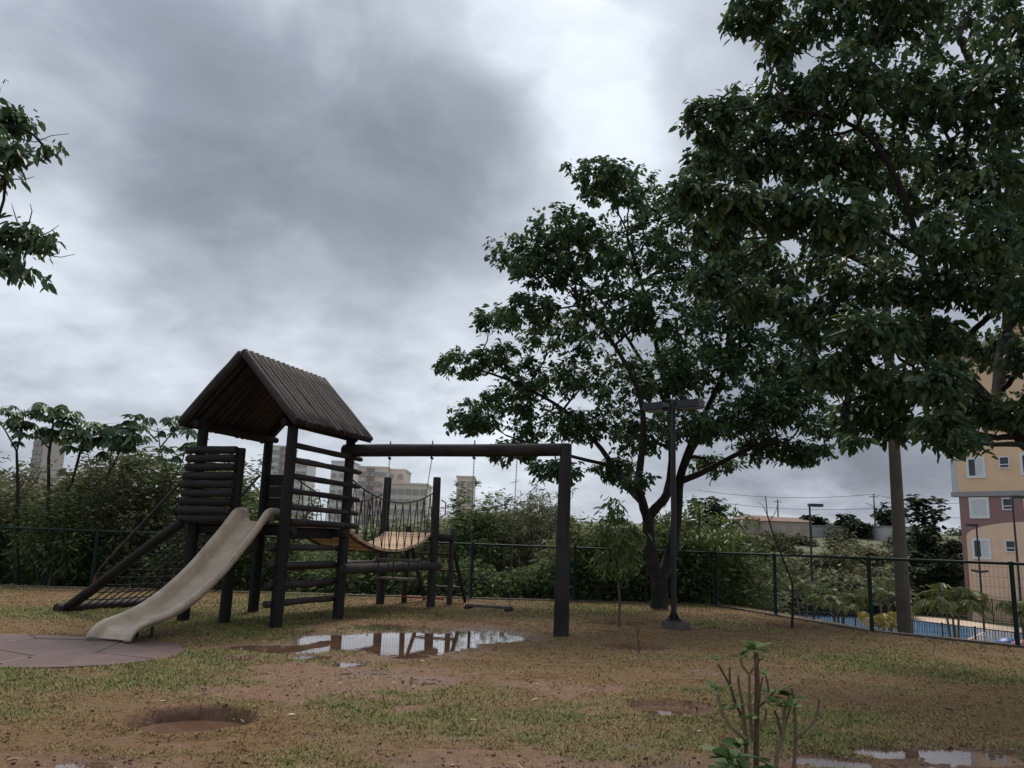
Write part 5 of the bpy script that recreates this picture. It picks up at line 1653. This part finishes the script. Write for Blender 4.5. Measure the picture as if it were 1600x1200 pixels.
# pruned shrub in the foreground
Ys = 4.62
b = Sg(1182, 1222); b[2] = hz1(b[0], Ys)
sh = Thing('pruned_shrub', 'pruned foreground shrub with stubby bare stems and few green leaves', 'shrub', b)
stems = [([(1180, 1225), (1182, 1150), (1183, 1060), (1181, 1020)], .017, .0125, 0), ([(1172, 1225), (1164, 1150), (1160, 1100)], .014, .010, .06), ([(1176, 1160), (1172, 1110), (1171, 1054)], .010, .0075, -.05), ([(1171, 1054), (1160, 1040), (1157, 1030)], .0075, .006, -.05), ([(1172, 1052), (1180, 1040), (1183, 1028)], .0075, .006, -.05),
         ([(1165, 1155), (1142, 1135), (1128, 1110), (1121, 1085)], .012, .008, -.08), ([(1164, 1130), (1150, 1100), (1140, 1070), (1122, 1038)], .009, .006, .1), ([(1148, 1098), (1141, 1070), (1140, 1042)], .007, .005, .12), ([(1160, 1100), (1156, 1080), (1153, 1055)], .008, .006, .1),
         ([(1186, 1140), (1195, 1125), (1197, 1108)], .008, .006, -.1), ([(1184, 1104), (1198, 1094), (1212, 1078)], .009, .006, .05), ([(1186, 1100), (1188, 1075), (1192, 1058)], .007, .005, .09), ([(1201, 1080), (1199, 1065), (1196, 1056)], .006, .004, .05),
         ([(1208, 1230), (1214, 1180), (1224, 1150), (1226, 1110), (1232, 1098)], .014, .007, -.05), ([(1222, 1152), (1216, 1125), (1210, 1110)], .009, .006, 0), ([(1224, 1148), (1230, 1120), (1236, 1105)], .008, .006, .06),
         ([(1232, 1225), (1242, 1180), (1243, 1130), (1240, 1090), (1237, 1075)], .012, .007, .05), ([(1244, 1152), (1262, 1138), (1276, 1118), (1280, 1092)], .010, .0065, .02), ([(1240, 1130), (1242, 1105), (1238, 1085)], .007, .005, .02)]
for pts_, r0, r1, dy in stems:
    q = [Sg(x, y, dy) for x, y in pts_]
    if pts_[0][1] > 1200: q[0][2] = min(q[0][2], hz1(q[0][0], q[0][1]) - .03)
    m = []
    for j in range(len(q) - 1):
        p0, p1, p2, p3 = q[max(j - 1, 0)], q[j], q[j + 1], q[min(j + 2, len(q) - 1)]
        for tt in (0, .33, .66): m.append(.5 * (2 * p1 + (p2 - p0) * tt + (2 * p0 - 5 * p1 + 4 * p2 - p3) * tt ** 2 + (3 * p1 - p0 - 3 * p2 + p3) * tt ** 3))
    m.append(q[-1])
    sh.part('stem', mk().tube(m, list(np.linspace(r0, r1, len(m))), 8, True, .06, len(pts_) * 7), M['shrubstem'])
# leaves: broad lobed leaves in tufts, each its own part
tufts = [(1181, 1012, 0, 7, .062), (1157, 1027, -.05, 5, .045), (1122, 1032, .1, 4, .036), (1122, 1078, -.08, 7, .052), (1193, 1054, .09, 3, .04), (1216, 1082, .05, 7, .062), (1225, 1100, -.05, 6, .055), (1246, 1092, .05, 3, .042), (1150, 1108, .05, 4, .036), (1178, 1122, -.06, 3, .05), (1196, 1150, -.1, 3, .045), (1140, 1185, -.1, 7, .085), (1160, 1165, .05, 6, .08), (1130, 1205, .0, 6, .09), (1165, 1205, -.15, 6, .085), (1200, 1195, -.1, 4, .07), (1208, 1100, -.02, 4, .05), (1232, 1086, .02, 4, .045), (1128, 1100, -.06, 3, .035), (1186, 1030, .03, 3, .04), (1212, 1125, 0, 3, .04), (1150, 1215, -.1, 5, .08), (1190, 1215, .1, 4, .06)]
for x, y, dy, n, L in tufts:
    c = Sg(x, y, dy)
    for k in range(n):
        az = k * 2 * math.pi / n + rsS.rand(); D = V(math.cos(az), math.sin(az), .15 + .8 * rsS.rand()); Nn = V(0, 0, 1) + rsS.randn(3) * .3
        v, f, t_ = leaf_arrays(np.array([c + rsS.randn(3) * .008]), np.array([D]), np.array([Nn]), np.array([1.5 * L * (.7 + .6 * rsS.rand())]), np.array([L * .95]), np.array([rsS.rand()]), .15, .3)
        me = np_mesh('leaf', v - sh.loc, f, M['shrubleaf'], t_)
        o = bpy.data.objects.new('leaf', me); col.objects.link(o); o.parent = sh.o
